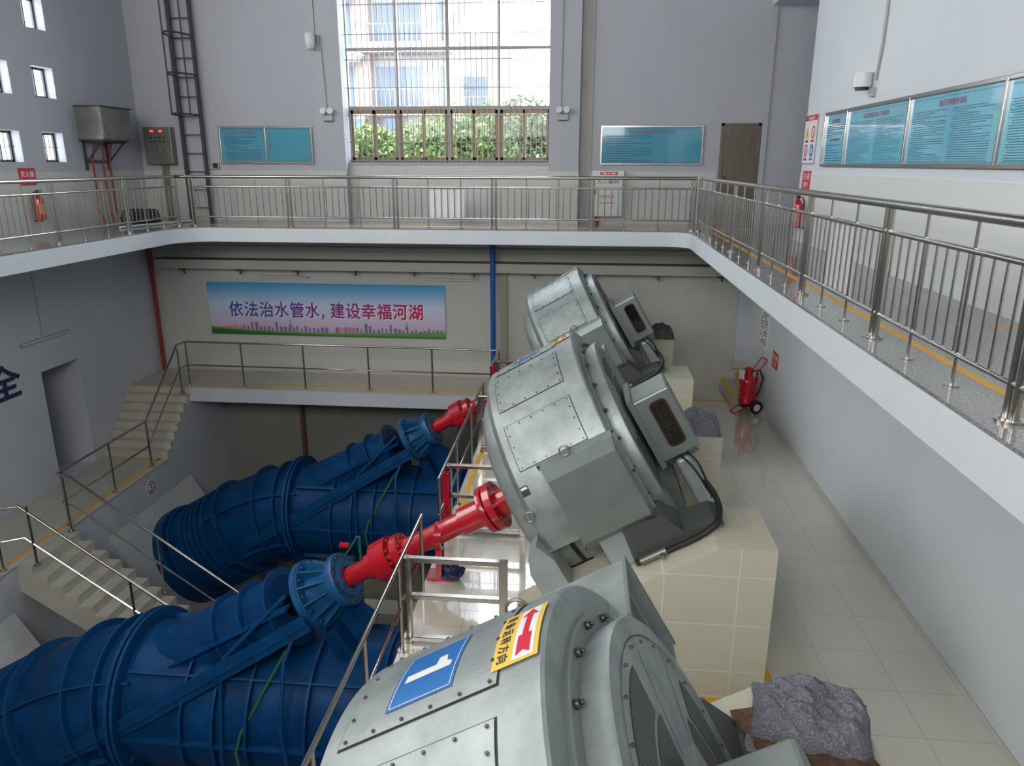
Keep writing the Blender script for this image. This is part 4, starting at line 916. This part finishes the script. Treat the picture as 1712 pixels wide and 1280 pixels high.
# lower left wall character and number sign
m = MB(FR((-12.2, 13.62, -3.36), 'left')); put_text(m, '全', 0, 0, .92, .72, .02, .035)
tag(shift(m.build('wall_character', PRNAVY), (-12.2, 14, -3.3)), 'large dark navy Chinese character on the lower left wall', 'sign')
M = FR((-10.5, 16.0, -6.2), 'left'); m = MB(M); m.use(PAPER).cyl((0, 0, 0), (0, 0, .01), .17, 32); 
m.use(PRBLUE); n = 32
m.add([(.16 * math.cos(2 * PI * i / n), .16 * math.sin(2 * PI * i / n), .012) for i in range(n)] + [(.125 * math.cos(2 * PI * i / n), .125 * math.sin(2 * PI * i / n), .012) for i in range(n)], [(i, (i + 1) % n, n + (i + 1) % n, n + i) for i in range(n)])
m.use(PRRED); put_text(m, '3', -.055, -.09, .11, .18, .013, .05); tag(shift(m.build('number_sign', None), (-10.5, 16, -6.2)), 'round white sign with a red 3 on the side of the stair landing', 'sign')

# ================================================================== BOARDS
def board(label, M, w_, h_, bays, title_rows, mt_, loc, fr=.045):
    # bays: list of (x0,x1,title,style)
    loc = Vector(loc); t = thing('notice_board', label, 'notice board', loc); Mi = Matrix.Translation(-loc) @ M
    m = MB(Mi)
    m.bbox(0, w_, 0, fr, 0, .05, .006); m.bbox(0, w_, h_ - fr, h_, 0, .05, .006)
    xs = sorted({b[0] for b in bays} | {bays[-1][1]})
    for x in xs: a = min(max(0, x - fr / 2), w_ - fr); m.bbox(a, a + fr, fr * .5, h_ - fr * .5, 0, .055, .006)
    m.build('frame', STEEL, t)
    rr = random.Random(len(label))
    for (x0, x1, ti, style) in bays:
        m = MB(Mi); m.box(x0 + fr * .4, x1 - fr * .4, fr * .8, h_ - fr * .8, 0, .02); p = m.build('board_panel', mt_, t)
        cw = x1 - x0 - 2 * fr; bx = x0 + fr
        m = MB(Mi); m.use(INKB)
        for (a, b, c_, d_) in ((.02, cw - .02, .05, .055), (.02, cw - .02, h_ - fr - .055, h_ - fr - .05)): rect(m, bx + a, bx + b, c_ + .01, d_ + .01, .0215)
        if style == 'none':
            m.use(INKR); 
            if ti:
                for i, ch in enumerate(ti): put_text(m, ch, bx + .05, h_ - .24 - i * .085, .055, .06, .022, .02)
            m.build('print', None, p); continue
        if ti: m.use(INKR); tw = min(cw * .62, .085 * len(ti)); put_text(m, ti, bx + cw / 2 - tw / 2, h_ - fr - .15, tw, .075, .022, .02)
        m.use(INKB)
        def lines(xa, xb, ya, yb, n, h0):
            for i in range(n):
                y = yb - (yb - ya) * i / max(1, n - 1); x = xa + (.05 if rr.random() < .3 else 0); e = xa + (xb - xa) * (1 if rr.random() < .55 else rr.uniform(.3, .95))
                while x < e:
                    l = rr.uniform(.02, .05); rect(m, x, min(x + l, e), y - h0 / 2, y + h0 / 2, .022); x += l + rr.uniform(.005, .012)
        if style == 'one': lines(bx + .08, bx + cw - .08, .12, h_ - .27, 11, .020)
        elif style == 'left': lines(bx + .08, bx + cw * .5, .10, h_ - .25, 11, .020)
        elif style == 'two': lines(bx + .08, bx + cw * .46, .08, h_ - .24, 24, .008); lines(bx + cw * .52, bx + cw * .93, .08, h_ - .24, 24, .008)
        elif style == 'half': lines(bx + .06, bx + cw - .06, .50, h_ - .24, 7, .012); m.use(INKR); put_text(m, '运行管理制度', bx + cw * .25, .42, cw * .5, .05, .022, .02); m.use(INKB); lines(bx + .06, bx + cw - .06, .1, .36, 7, .012)
        m.build('print', None, p)
    return t
board('blue two-panel notice board on the far wall left of the tall window', FR((-9.76, YW, 1.47), 'far'), 2.56, .95, [(0, 1.27, '《安全生产管理制度》', 'one'), (1.27, 2.56, '操作流程图', 'none')], 0, BOARD, (-8.5, YW, 1.47))
b = board('wide blue notice board on the far wall between the tall window and the metal door', FR((.34, YW, 1.46), 'far'), 2.57, .95, [(0, 2.57, '《中型机后机组启动工作流程》', 'left')], 0, BOARD, (1.6, YW, 1.46))
board('row of glossy blue notice boards in one steel frame along the right wall', FR((4.3, 14.70, 1.45), 'right'), 9.2, .92, [(0, 1.20, '交接班制度', 'half'), (1.20, 3.68, '《水泵机组启动工作流程》', 'two'), (3.68, 6.09, '高压变频操作流程', 'two'), (6.09, 9.2, '供水系统图', 'two')], 0, BOARD2, (4.3, 10.5, 1.45), .05)

# ================================================================== SIGNS, EXTINGUISHERS
def small_sign(label, M, w_, h_, bgm, items, loc, name='wall_sign', cat='sign'):
    m = MB(M); m.use(bgm).box(0, w_, 0, h_, 0, .008)
    for (txt, mm, x, y, a, b) in items: m.use(mm); put_text(m, txt, x, y, a, b, .010, .02)
    return tag(shift(m.build(name, None), loc), label, cat)
small_sign('red fire extinguisher sign on the left wall above the balcony railing', FR((-11.988, 15.33, 1.02), 'left'), .50, .36, PRRED, [('灭火器', PAPER, .05, .17, .40, .12), ('119', PAPER, .14, .04, .20, .08)], (-11.98, 15.6, 1.2))
small_sign('red fire extinguisher sign on the upper right wall above the railing', FR((4.288, 15.82, 1.02), 'right'), .52, .34, PRRED, [('灭火器', PAPER, .05, .18, .42, .12), ('器材', PAPER, .12, .04, .28, .10)], (4.28, 15.5, 1.2))
small_sign('red square fire sign on the lower right wall above the wheeled extinguisher', FR((4.44, 17.27, -3.02), 'right'), .50, .38, PRRED, [('灭火器', PAPER, .05, .20, .40, .12), ('119', PAPER, .12, .05, .25, .10)], (4.44, 17, -2.8))
M = FR((4.288, 16.0, 1.49), 'right'); m = MB(M); m.use(PAPER).box(0, .80, 0, .90, 0, .008); m.use(PRRED); rect(m, 0, .8, .80, .90, .009); rect(m, 0, .8, 0, .012, .009); rect(m, .785, .8, 0, .9, .0095)
m.use(PAPER); put_text(m, '安全警示', .2, .815, .42, .06, .011, .02)
for (x, y, k) in ((.2, .58, 'tri'), (.58, .58, 'no'), (.2, .25, 'no'), (.58, .25, 'blue')):
    if k == 'tri': m.use(PAPYEL); poly(m, [(x - .12, y - .1), (x + .12, y - .1), (x, y + .13)], .010); m.use(PRBLK); poly(m, [(x - .02, y - .07), (x + .03, y - .02), (x + .0, y - .02), (x + .02, y + .06), (x - .03, y - .0), (x, y - .0)], .012)
    else:
        m.use(PRRED if k == 'no' else PRBLUE); n = 24; r0 = .085 if k == 'no' else 0
        m.add([(x + .12 * math.cos(2 * PI * i / n), y + .12 * math.sin(2 * PI * i / n), .010) for i in range(n)] + [(x + r0 * math.cos(2 * PI * i / n), y + r0 * math.sin(2 * PI * i / n), .010) for i in range(n)], [(i, (i + 1) % n, n + (i + 1) % n, n + i) for i in range(n)])
        if k == 'no': poly(m, [(x - .08, y + .06), (x - .06, y + .08), (x + .08, y - .06), (x + .06, y - .08)], .011)
        else: m.use(PAPER); poly(m, [(x - .04, y - .06), (x + .04, y - .06), (x + .05, y + .01), (x, y + .07), (x - .05, y + .01)], .012)
m.use(PRRED); rect(m, .48, .68, .405, .445, .010); rect(m, .1, .3, .07, .11, .010); m.use(PRBLUE); rect(m, .48, .68, .07, .11, .010); m.use(PRBLK); rect(m, .1, .3, .405, .445, .010)
tag(shift(m.build('warning_sheet', None), (4.28, 15.6, 1.49)), 'white safety poster with warning symbols at the end of the right wall', 'poster')
M = FR((4.44, 18.72, -2.80), 'right'); m = MB(M); m.use(PAPER).box(0, .80, 0, 1.02, 0, .008); m.use(PRNAVY); rr = random.Random(5)
for i in range(13):
    for j in range(4):
        if rr.random() < .8: x = .07 + j * .18; rect(m, x, x + rr.uniform(.06, .14), .06 + i * .072, .10 + i * .072, .010)
tag(shift(m.build('notice_sheet', None), (4.44, 18.3, -2.8)), 'tall white notice sheet with rows of blue writing on the lower right wall', 'notice')

def extinguisher(label, loc, rotz, s=1.0):
    t = thing('fire_extinguisher', label, 'fire extinguisher', loc, (0, 0, rotz))
    m = MB(); m.lathe([(0, 0), (0, .085 * s), (.02, .09 * s), (.42 * s, .09 * s), (.48 * s, .07 * s), (.52 * s, .03 * s), (.54 * s, .03 * s), (.54 * s, 0)], 24, axis='z'); m.build('cylinder', RED, t)
    m = MB(); n = 8; P = []
    for i in range(n + 1):
        a = R_(-55 + 110 * i / n)
        for z in (.12 * s, .34 * s): P.append((.0915 * s * math.cos(a), .0915 * s * math.sin(a), z))
    m.add(P, [(2 * i, 2 * i + 2, 2 * i + 3, 2 * i + 1) for i in range(n)]); m.build('instruction_label', mat_once('label_orange', (.62, .25, .10), .5), t)
    m = MB(); m.box(-.02, .02, -.015, .015, .54 * s, .59 * s); m.box(-.03, .13, -.012, .012, .59 * s, .605 * s); m.box(-.03, .12, -.012, .012, .555 * s, .565 * s); m.build('lever', BLACK, t)
    m = MB(); m.tube([(-.02, 0, .57 * s), (-.10, 0, .56 * s), (-.13, 0, .48 * s), (-.125, 0, .2 * s), (-.12, 0, .1 * s)], .012, 8); m.build('hose', BLACK, t)
extinguisher('red fire extinguisher hanging on the left wall behind the balcony railing', (-11.86, 15.62, .28), R_(-10), 1.05)
extinguisher('red fire extinguisher hanging on the right wall behind the balcony railing', (4.15, 15.45, .30), R_(200), 1.0)
m = MB(); m.bbox(-.06, .09, -.1, .1, -.02, .0, .004); o = m.build('wall_bracket', DARK); o.location = (4.195, 15.45, .30); tag(o, 'small dark bracket under the extinguisher on the right wall', 'bracket')
m = MB(); m.bbox(-.03, .03, -.1, .1, -.02, .0, .004); o = m.build('wall_bracket', DARK); o.location = (-11.93, 15.62, .279); tag(o, 'small dark bracket under the extinguisher on the left wall', 'bracket'); 
# wheeled extinguisher
t = thing('wheeled_extinguisher', 'large red wheeled fire extinguisher parked by the lower right wall', 'fire extinguisher', (4.02, 17.7, ZF), (0, 0, R_(200)))
m = MB(); m.lathe([(.20, 0), (.20, .13), (.25, .19), (.32, .2), (.78, .2), (.86, .17), (.92, .08), (1.0, .07), (1.0, 0)], 28, axis='z'); m.build('tank', RED, t)
m = MB(); m.lathe([(.98, .085), (1.1, .085), (1.12, .05), (1.12, 0)], 20, axis='z'); m.build('valve_head', RED, t)
m = MB(); m.box(.16, .19, -.09, .09, .84, 1.06); m.build('tag_card', PAPER, t)
m = MB(); m.use(PAPYEL); put_text(MB(), '火', 0, 0, 1, 1); 
for i in range(4):
    M = Matrix(((0, 0, 1, .20), (1, 0, 0, -.05), (0, 1, 0, .36 + i * .1), (0, 0, 0, 1))); q = MB(M); 
    vs, fs = glyphs('推车灭火'[i], .02); m.add([M @ Vector((v.x * .08, v.y * .075, .004)) for v in vs], fs)
m.build('lettering', None, t)
for sy in (-1, 1):
    m = MB(); m.use(BLACK).lathe([(sy * .20, .0), (sy * .20, .15), (sy * .22, .165), (sy * .26, .165), (sy * .28, .15), (sy * .28, 0)], 24, axis='y', org=(-.14, 0, .165)); m.use(WHITE).lathe([(sy * .281, 0), (sy * .281, .09), (sy * .285, .085), (sy * .285, 0)], 20, axis='y', org=(-.14, 0, .165)); m.build('wheel', None, t)
m = MB()
for y in (-.12, .12): m.tube([(.34, y, .02), (.1, y, .14), (-.14, y, .18), (-.2, y, .6), (-.18, y, 1.0), (-.40, y, 1.30)], .016, 8)
m.tube([(.34, -.12, .02), (.34, .12, .02)], .016, 8); m.tube([(-.40, -.12, 1.30), (-.40, .12, 1.30)], .016, 8); m.tube([(-.14, -.2, .165), (-.14, .2, .165)], .018, 8); m.build('trolley_frame', RED, t)
m = MB(); m.tube([(-.05, .05, 1.02), (-.25, .1, 1.05), (-.33, .12, .85), (-.28, .08, .5), (-.24, 0, .3), (-.27, -.1, .5), (-.3, -.08, .85), (-.24, -.02, .95)], .022, 8); m.build('hose', BLACK, t)

# hydrant cabinet on the far wall
t = thing('hydrant_cabinet', 'white fire hydrant cabinet on the far wall under the wide notice board', 'cabinet', (.56, YW - .012, .18)); Mi = Matrix.Translation((-.56, -YW + .012, -.18)) @ FR((.18, YW - .012, .18), 'far')
m = MB(Mi); m.bbox(0, .76, 0, 1.14, 0, .20, .006); m.bbox(-.02, .78, 1.0, 1.14, 0, .215, .006); m.build('cabinet_body', WHITE, t)
m = MB(Mi); m.bbox(.02, .74, .02, .98, .195, .208, .004); dd = m.build('door', mat_once('door_white', (.62, .64, .63), .35), t)
m = MB(Mi); m.use(PRRED); rect(m, .18, .62, 1.03, 1.11, .217); m.use(PAPER); put_text(m, '消火栓', .23, 1.045, .34, .05, .219, .02); m.build('title_plate', None, t)
m = MB(Mi); m.use(PRBLK); put_text(m, '灭火器材', .10, .82, .56, .09, .2095, .01); m.use(PRRED); put_text(m, '消防专用', .20, .46, .34, .07, .2095, .02); rect(m, .14, .56, .33, .35, .2095); rect(m, .3, .36, .66, .70, .2095); m.build('lettering', None, dd)
m = MB(Mi); m.bbox(.05, .08, .55, .67, .208, .225, .004); m.build('handle', SCREW, dd)
pipe('short red pipe rising from the balcony floor under the hydrant cabinet', [(.30, YW - .12, .17), (.30, YW - .12, 0)], .045, REDD, flanges=[(.30, YW - .12, .06)])

# control box 1-2, stainless cabinet, ladder on the left
t = thing('control_box', 'stainless control box with two red displays beside the ladder', 'control box', (-11.35, YW, 1.45)); Mi = Matrix.Translation((11.35, -YW, -1.45)) @ FR((-11.75, YW, 1.45), 'far')
m = MB(Mi); m.bbox(0, .76, 0, .95, 0, .24, .008); m.build('box_body', STEELD, t)
m = MB(Mi); m.bbox(.02, .74, .02, .93, .24, .252, .003); dr = m.build('door', STEELD, t)
for x in (.20, .44): m = MB(Mi); m.use(BLACK).box(x - .01, x + .13, .79, .89, .252, .262); m.use(LED); rect(m, x + .005, x + .115, .81, .875, .263); m.build('display', None, dr)
for j, y in enumerate((.68, .58)):
    for i in range(4): m = MB(Mi); m.cyl((.21 + i * .12, y, .252), (.21 + i * .12, y, .275), .022, 10); m.build('knob', BLACK, dr)
m = MB(Mi); m.use(PRBLK); put_text(m, '1', .32, .34, .03, .09, .254, .01); put_text(m, '2', .52, .34, .06, .09, .254, .01); m.build('lettering', None, dr)
m = MB(); m.bbox(-11.42, -11.26, YW - .1, YW - .013, 0.0, 1.45, .005); tag(shift(m.build('cable_duct', STEELD), (-11.34, YW, 0)), 'metal cable duct below the control box with two red displays', 'cable duct')
t = thing('switch_cabinet', 'large stainless cabinet on steel brackets on the left wall, over black tubing', 'cabinet', (-11.7, 18.1, 1.98)); Mi = Matrix.Translation((11.7, -18.1, -1.98))
m = MB(Mi); m.bbox(-11.999, -11.38, 17.5, 18.72, 2.02, 2.76, .008); m.build('cabinet_body', STEELD, t)
m = MB(Mi); m.bbox(-11.999, -11.33, 17.45, 18.77, 2.755, 2.78, .004); m.build('rain_cover', DARK, t)
m = MB(Mi); m.bbox(-11.38, -11.365, 17.53, 18.69, 2.05, 2.73, .004); m.build('door', STEELD, t)
for y in (17.62, 18.5):
    m = MB(Mi); m.box(-12, -11.45, y - .025, y + .025, 1.95, 2.0); m.box(-12, -11.95, y - .025, y + .025, 1.32, 2.0); m.tube([(-11.5, y, 1.97), (-11.96, y, 1.5)], .022, 6); m.build('bracket', DARK, t)
m = MB(Mi); m.box(-11.96, -11.92, 17.6, 18.5, 1.5, 1.54); m.box(-12, -11.42, 17.5, 18.6, 1.98, 2.02); m.build('crossbar', DARK, t)
for i, (y, lb) in enumerate(((17.75, 'first'), (18.15, 'middle'), (18.42, 'last'))):
    pipe('thin red conduit under the stainless cabinet, %s of the three' % {'first': 'nearest', 'middle': 'middle', 'last': 'farthest'}[lb], [(-11.8, y, 1.97), (-11.85, y - .08, 1.45), (-11.9, y, 1.2), (-11.9, y, .3), (-11.8, y, .06)], .022, REDD, name='conduit')
m = MB()
for k in range(4):
    m.tube([(-11.2 + .42 * math.cos(u * PI / 12) * (1 - .04 * k), 18.3 + .38 * math.sin(u * PI / 12), .08 + .075 * k) for u in range(25)], .055, 8, cap=False)
tag(shift(m.build('coiled_tubing', BLACK), (-11.2, 18.3, 0)), 'coil of thick black tubing on the left balcony floor under the cabinet', 'tubing')
pipe('long white plastic pipe lying on the left balcony floor', [(-10.9, 16.9, .03), (-10.3, 19.2, .03)], .03, WHITE)
t = thing('wall_ladder', 'dark steel ladder with safety cage hoops on the far wall', 'ladder', (-10.4, 19.88, 0)); Mi = Matrix.Translation((10.4, -19.88, 0))
for x in (-10.69, -10.13): m = MB(Mi); m.box(x - .04, x + .04, 19.84, 19.92, 0, 7.6); m.build('side_rail', DARK, t)
for i in range(16): m = MB(Mi); m.cyl((-10.67, 19.88, .32 + i * .47), (-10.15, 19.88, .32 + i * .47), .014, 8); m.build('rung', DARK, t)
for z in (2.69, 3.66, 4.6, 5.55, 6.5):
    m = MB(Mi); P = [(-10.41 + .29 * math.cos(R_(a)), 19.84 - .70 * abs(math.sin(R_(a))), z) for a in range(0, 181, 12)]
    m.tube(P, .024, 6); m.build('cage_hoop', DARK, t)
for a in (35, 80, 125): x, y = -10.41 + .29 * math.cos(R_(a)), 19.84 - .70 * math.sin(R_(a)); m = MB(Mi); m.box(x - .018, x + .018, y - .008, y + .008, 2.69, 7.2); m.build('cage_bar', DARK, t)
t = thing('socket_box', 'small socket box with a dark inset beside the ladder, above the railing', 'socket box', (-10.0, YW, 1.36)); Mi = Matrix.Translation((10, -YW, -1.36)) @ FR((-10.12, YW, 1.33), 'far')
m = MB(Mi); m.bbox(0, .30, 0, .17, 0, .07, .006); m.build('box_body', LTGR, t); m = MB(Mi); m.box(.13, .27, .03, .15, .07, .075); m.build('socket', BLACK, t)

def conduit(label, pts, r=.016): return pipe(label, pts, r, LTGR, name='conduit', cat='conduit')
yp = YW - .30
def cam_unit(label, M, loc, double=True):
    loc = Vector(loc); t = thing('emergency_light', label, 'emergency light', loc); Mi = Matrix.Translation(-loc) @ M
    m = MB(Mi); m.bbox(-.13, .13, -.07, .06, 0, .08, .01); m.build('housing', LTGR, t)
    for x in ((-.09, .09) if double else (0,)):
        m = MB(Mi); m.cyl((x, .06, .05), (x, .15, .08), .015, 8); m.cyl((x, .14, .05), (x, .17, .17), .065, 14, r1=.08); m.build('lamp_head', WHITE, t)
    m = MB(Mi); m.box(-.12, .12, -.085, -.06, .01, .07); m.build('base', DARK, t)
cam_unit('twin-head emergency light on the pilaster left of the tall window', FR((-6.64, YW - .28, 2.6), 'far'), (-6.64, YW - .28, 2.6))
cam_unit('twin-head emergency light on the pilaster right of the tall window', FR((-.62, YW - .28, 2.6), 'far'), (-.62, YW - .28, 2.6))
conduit('white conduit down the pilaster left of the tall window', [(-6.88, yp, 8.1), (-6.86, yp, 4.5), (-6.72, yp, 4.3), (-6.66, yp, 2.8)], .014)
conduit('white conduit down the pilaster right of the tall window', [(-.66, yp, 8.1), (-.66, yp, 4.3), (-.68, yp, 2.75)], .014)
def camera_box(label, M, loc):
    loc = Vector(loc); t = thing('surveillance_camera', label, 'camera', loc); Mi = Matrix.Translation(-loc) @ M
    m = MB(Mi); m.bbox(-.03, .03, -.06, .10, 0, .05, .006); m.tube([(0, .05, .03), (-.08, .12, .10), (-.16, .10, .16)], .02, 8); m.build('wall_mount', LTGR, t)
    m = MB(Mi); m.lathe([(-.30, 0), (-.30, .06), (-.26, .10), (-.14, .125), (.04, .125), (.07, .10), (.07, 0)], 22, axis='z', M=Matrix(((1, 0, 0, -.17), (0, 0, 1, .06), (0, 1, 0, .20), (0, 0, 0, 1)))); m.build('camera_housing', WHITE, t)
camera_box('white dome camera high on the pilaster left of the tall window', FR((-6.76, YW - .28, 4.45), 'far'), (-6.76, YW - .28, 4.45))
t = thing('surveillance_camera', 'white box camera on the right wall above the glossy notice boards', 'camera', (4.3, 12.5, 2.6)); Mi = Matrix.Translation((-4.3, -12.5, -2.6)) @ FR((4.3, 12.55, 2.62), 'right')
m = MB(Mi); m.bbox(-.02, .12, -.15, -.02, 0, .06, .006); m.build('wall_mount', LTGR, t); m = MB(Mi); m.cyl((-.14, .0, .13), (-.14, .21, .13), .135, 20); m.build('camera_housing', WHITE, t)
m = MB(Mi); m.cyl((-.14, -.04, .13), (-.14, .0, .13), .10, 16); m.build('lens_ring', BLACK, t)
conduit('thin conduit running down the right wall to the box camera', [(4.275, 12.35, 8.1), (4.275, 12.35, 3.2), (4.275, 12.45, 2.7)], .02)
m = MB(FR((-.13, YW - .03, 3.36), 'far')); m.bbox(0, .09, 0, .13, 0, .05, .006); tag(shift(m.build('junction_box', mat_once('jb', (.36, .33, .30), .5)), (-.09, YW, 3.4)), 'small grey junction box on the strip right of the window pilaster', 'junction box')

# ================================================================== OUTSIDE THE WINDOW
GRD = mat('outside_ground', (.35, .36, .33), .9); m = MB(); m.box(-60, 50, 20.6, 100, -.6, -.5); struct(m.build('ground_outside', GRD))
OW = mat('outside_wall_white', (.25, .245, .25), .8); OC = mat('outside_wall_cream', (.235, .185, .17), .8); OB = mat('outside_window_blue', (.055, .08, .12), .4); OBL = mat('outside_balcony', (.21, .19, .195), .8); ORF = mat('outside_roof', (.14, .135, .14), .8); ORED = mat('outside_red_wall', (.40, .27, .23), .8)
def block(label, x0, x1, y0, d, h, baysx, floors, wallm, fh=3.1, rail=True):
    t = thing('apartment_building', label, 'building', ((x0 + x1) / 2, y0, -.5)); Mi = Matrix.Translation((-(x0 + x1) / 2, -y0, .5))
    m = MB(Mi); m.box(x0, x1, y0, y0 + d, -.5, h); m.build('wall', wallm, t)
    for f in range(floors):
        z = 1.0 + f * fh
        for (a, b, kind) in baysx:
            m = MB(Mi); m.box(a, b, y0 - .05, y0 + .02, z + .3, z + 2.3); m.build('window', OB, t)
            if kind == 'b':
                m = MB(Mi); m.box(a - .5, b + .5, y0 - 1.4, y0, z - .25, z); m.box(a - .5, b + .5, y0 - 1.4, y0 - 1.3, z, z + .25)
                for k in range(int((b - a + 1) / .25)): m.box(a - .5 + k * .25, a - .46 + k * .25, y0 - 1.38, y0 - 1.34, z + .25, z + 1.05)
                m.box(a - .5, b + .5, y0 - 1.4, y0 - 1.34, z + 1.05, z + 1.1)
                m.build('balcony', OBL, t)
            else:
                m = MB(Mi); m.prism([(y0 - 1.3, z + 2.5), (y0, z + 3.0), (y0, z + 2.8), (y0 - 1.3, z + 2.4)], 'x', a - .8, b + .8); m.build('awning', ORF, t)
    return t
block('tall pale apartment block with balconies seen through the left half of the window', -18.0, -7.4, 42, 8, 26, [(-13.6, -12.6, 'a'), (-11.3, -8.9, 'b'), (-7.85, -7.6, 'b')], 7, OW)
block('pale apartment block stepping back behind, seen through the window centre', -9.0, -5.3, 47, 8, 8.8, [(-7.4, -6.0, 'b')], 2, OW)
block('lowest pale building farthest to the right behind the trees', -5.3, -3.6, 49, 8, 4.9, [(-5.0, -4.2, 'a')], 1, OW)
m = MB(); m.box(-12.3, -11.5, 41.5, 42, -.5, 26); tag(shift(m.build('facade_column', OC), (-12.5, 41.7, -.5)), 'pinkish vertical strip on the facade of the tall apartment block', 'building column')
block('low red-brown house behind the trees, bottom of the window', -11.5, -7.2, 33, 5, 2.9, [(-10.3, -9.6, 'b'), (-8.6, -8, 'b')], 1, ORED)
m = MB(); m.prism([(-11.5, 1.4), (-7.4, 1.0), (-7.4, 1.15), (-11.5, 2.6)], 'y', 24.5, 27); m.box(-11.5, -7.6, 24.6, 26.9, -.5, 1.2); tag(shift(m.build('garden_shed', OBL), (-9.5, 25, -.5)), 'pale sloping-roofed shed at the bottom left of the window', 'shed')
LEAF = mat('tree_leaves', (.27, .36, .13), .7, col2=(.11, .18, .05), scale=3); LEAF2 = mat('tree_leaves_dark', (.22, .28, .14), .7, col2=(.08, .12, .05), scale=3); BARK = mat('tree_bark', (.12, .09, .06), .9)
def tree(label, x, y, r, h, lm, seed, n=1500):
    rr = random.Random(seed); t = thing('garden_tree', label, 'tree', (x, y, -.5))
    m = MB(); m.cyl((0, 0, 0), (0, 0, h), .10, 8, r1=.04); m.build('trunk', BARK, t)
    m = MB(); cl = [(rr.uniform(-r, r) * .7, rr.uniform(-r, r) * .5, h + rr.uniform(-r, r * .6) * .6, rr.uniform(.35, .6) * r) for _ in range(9)]
    for i in range(n):
        c = cl[i % 9]; v = Vector((rr.gauss(0, 1), rr.gauss(0, 1), rr.gauss(0, 1))).normalized() * c[3] * rr.uniform(.6, 1.05)
        p = Vector(c[:3]) + v; a = Vector((rr.gauss(0, 1), rr.gauss(0, 1), rr.gauss(0, 1))).normalized(); b = a.cross(Vector((rr.gauss(0, 1), .3, 1))).normalized(); L_ = rr.uniform(.12, .20)
        m.add([p, p + a * L_ + b * .055, p + a * L_ * 1.6, p + a * L_ - b * .055], [(0, 1, 2, 3)])
    m.build('crown', lm, t)
tree('small bright green tree outside, left of the four in the window', -6.9, 27, 1.3, 2.3, LEAF, 1, 4000)
tree('bright green tree outside, tallest, in the middle of the window', -4.7, 26.5, 1.4, 2.9, LEAF, 2, 5000)
tree('broad green tree outside, second from the right in the window', -3.0, 28.3, 1.5, 2.8, LEAF, 3, 5000)
tree('darker green tree outside at the right end of the window', -1.4, 26, 1.3, 3.0, LEAF2, 4, 5000)

# ------------------------------------------------------------------ groups of repeats
GR = {'balcony_railing': 'stainless balustrades around the balcony', 'stair_railing': 'railings of the stairs, landing and lower walkway', 'pit_railing': 'railings along the pit edge', 'guard_frame': 'guard frames around the red shafts',
      'electric_motor': 'inclined motors in the machine hall', 'motor_plinth': 'tiled plinths under the motors', 'drive_shaft': 'red drive shafts', 'shaft_stand': 'red stands under the drive shafts', 'axial_pump': 'blue inclined pumps',
      'thrust_block': 'sloping tiled blocks at the pump ends', 'tube_light': 'tube lights on the lower walls', 'notice_board': 'blue notice boards', 'emergency_light': 'emergency lights beside the tall window', 'surveillance_camera': 'wall cameras',
      'fire_extinguisher': 'hand fire extinguishers on the balcony', 'wall_sign': 'red fire signs', 'display_board': 'white panels on the railings', 'garden_tree': 'trees outside the window', 'apartment_building': 'buildings outside the window',
      'conduit': 'thin conduits on the walls', 'cloth_cover': 'cloths heaped on the plinths', 'steel_post': 'red steel posts at the pit edge', 'wall_bracket': 'brackets under the extinguishers'}
for o in bpy.data.objects:
    if o.parent is None and 'label' in o and 'group' not in o:
        k = o.name.split('.')[0]
        if k in GR: o['group'] = GR[k]
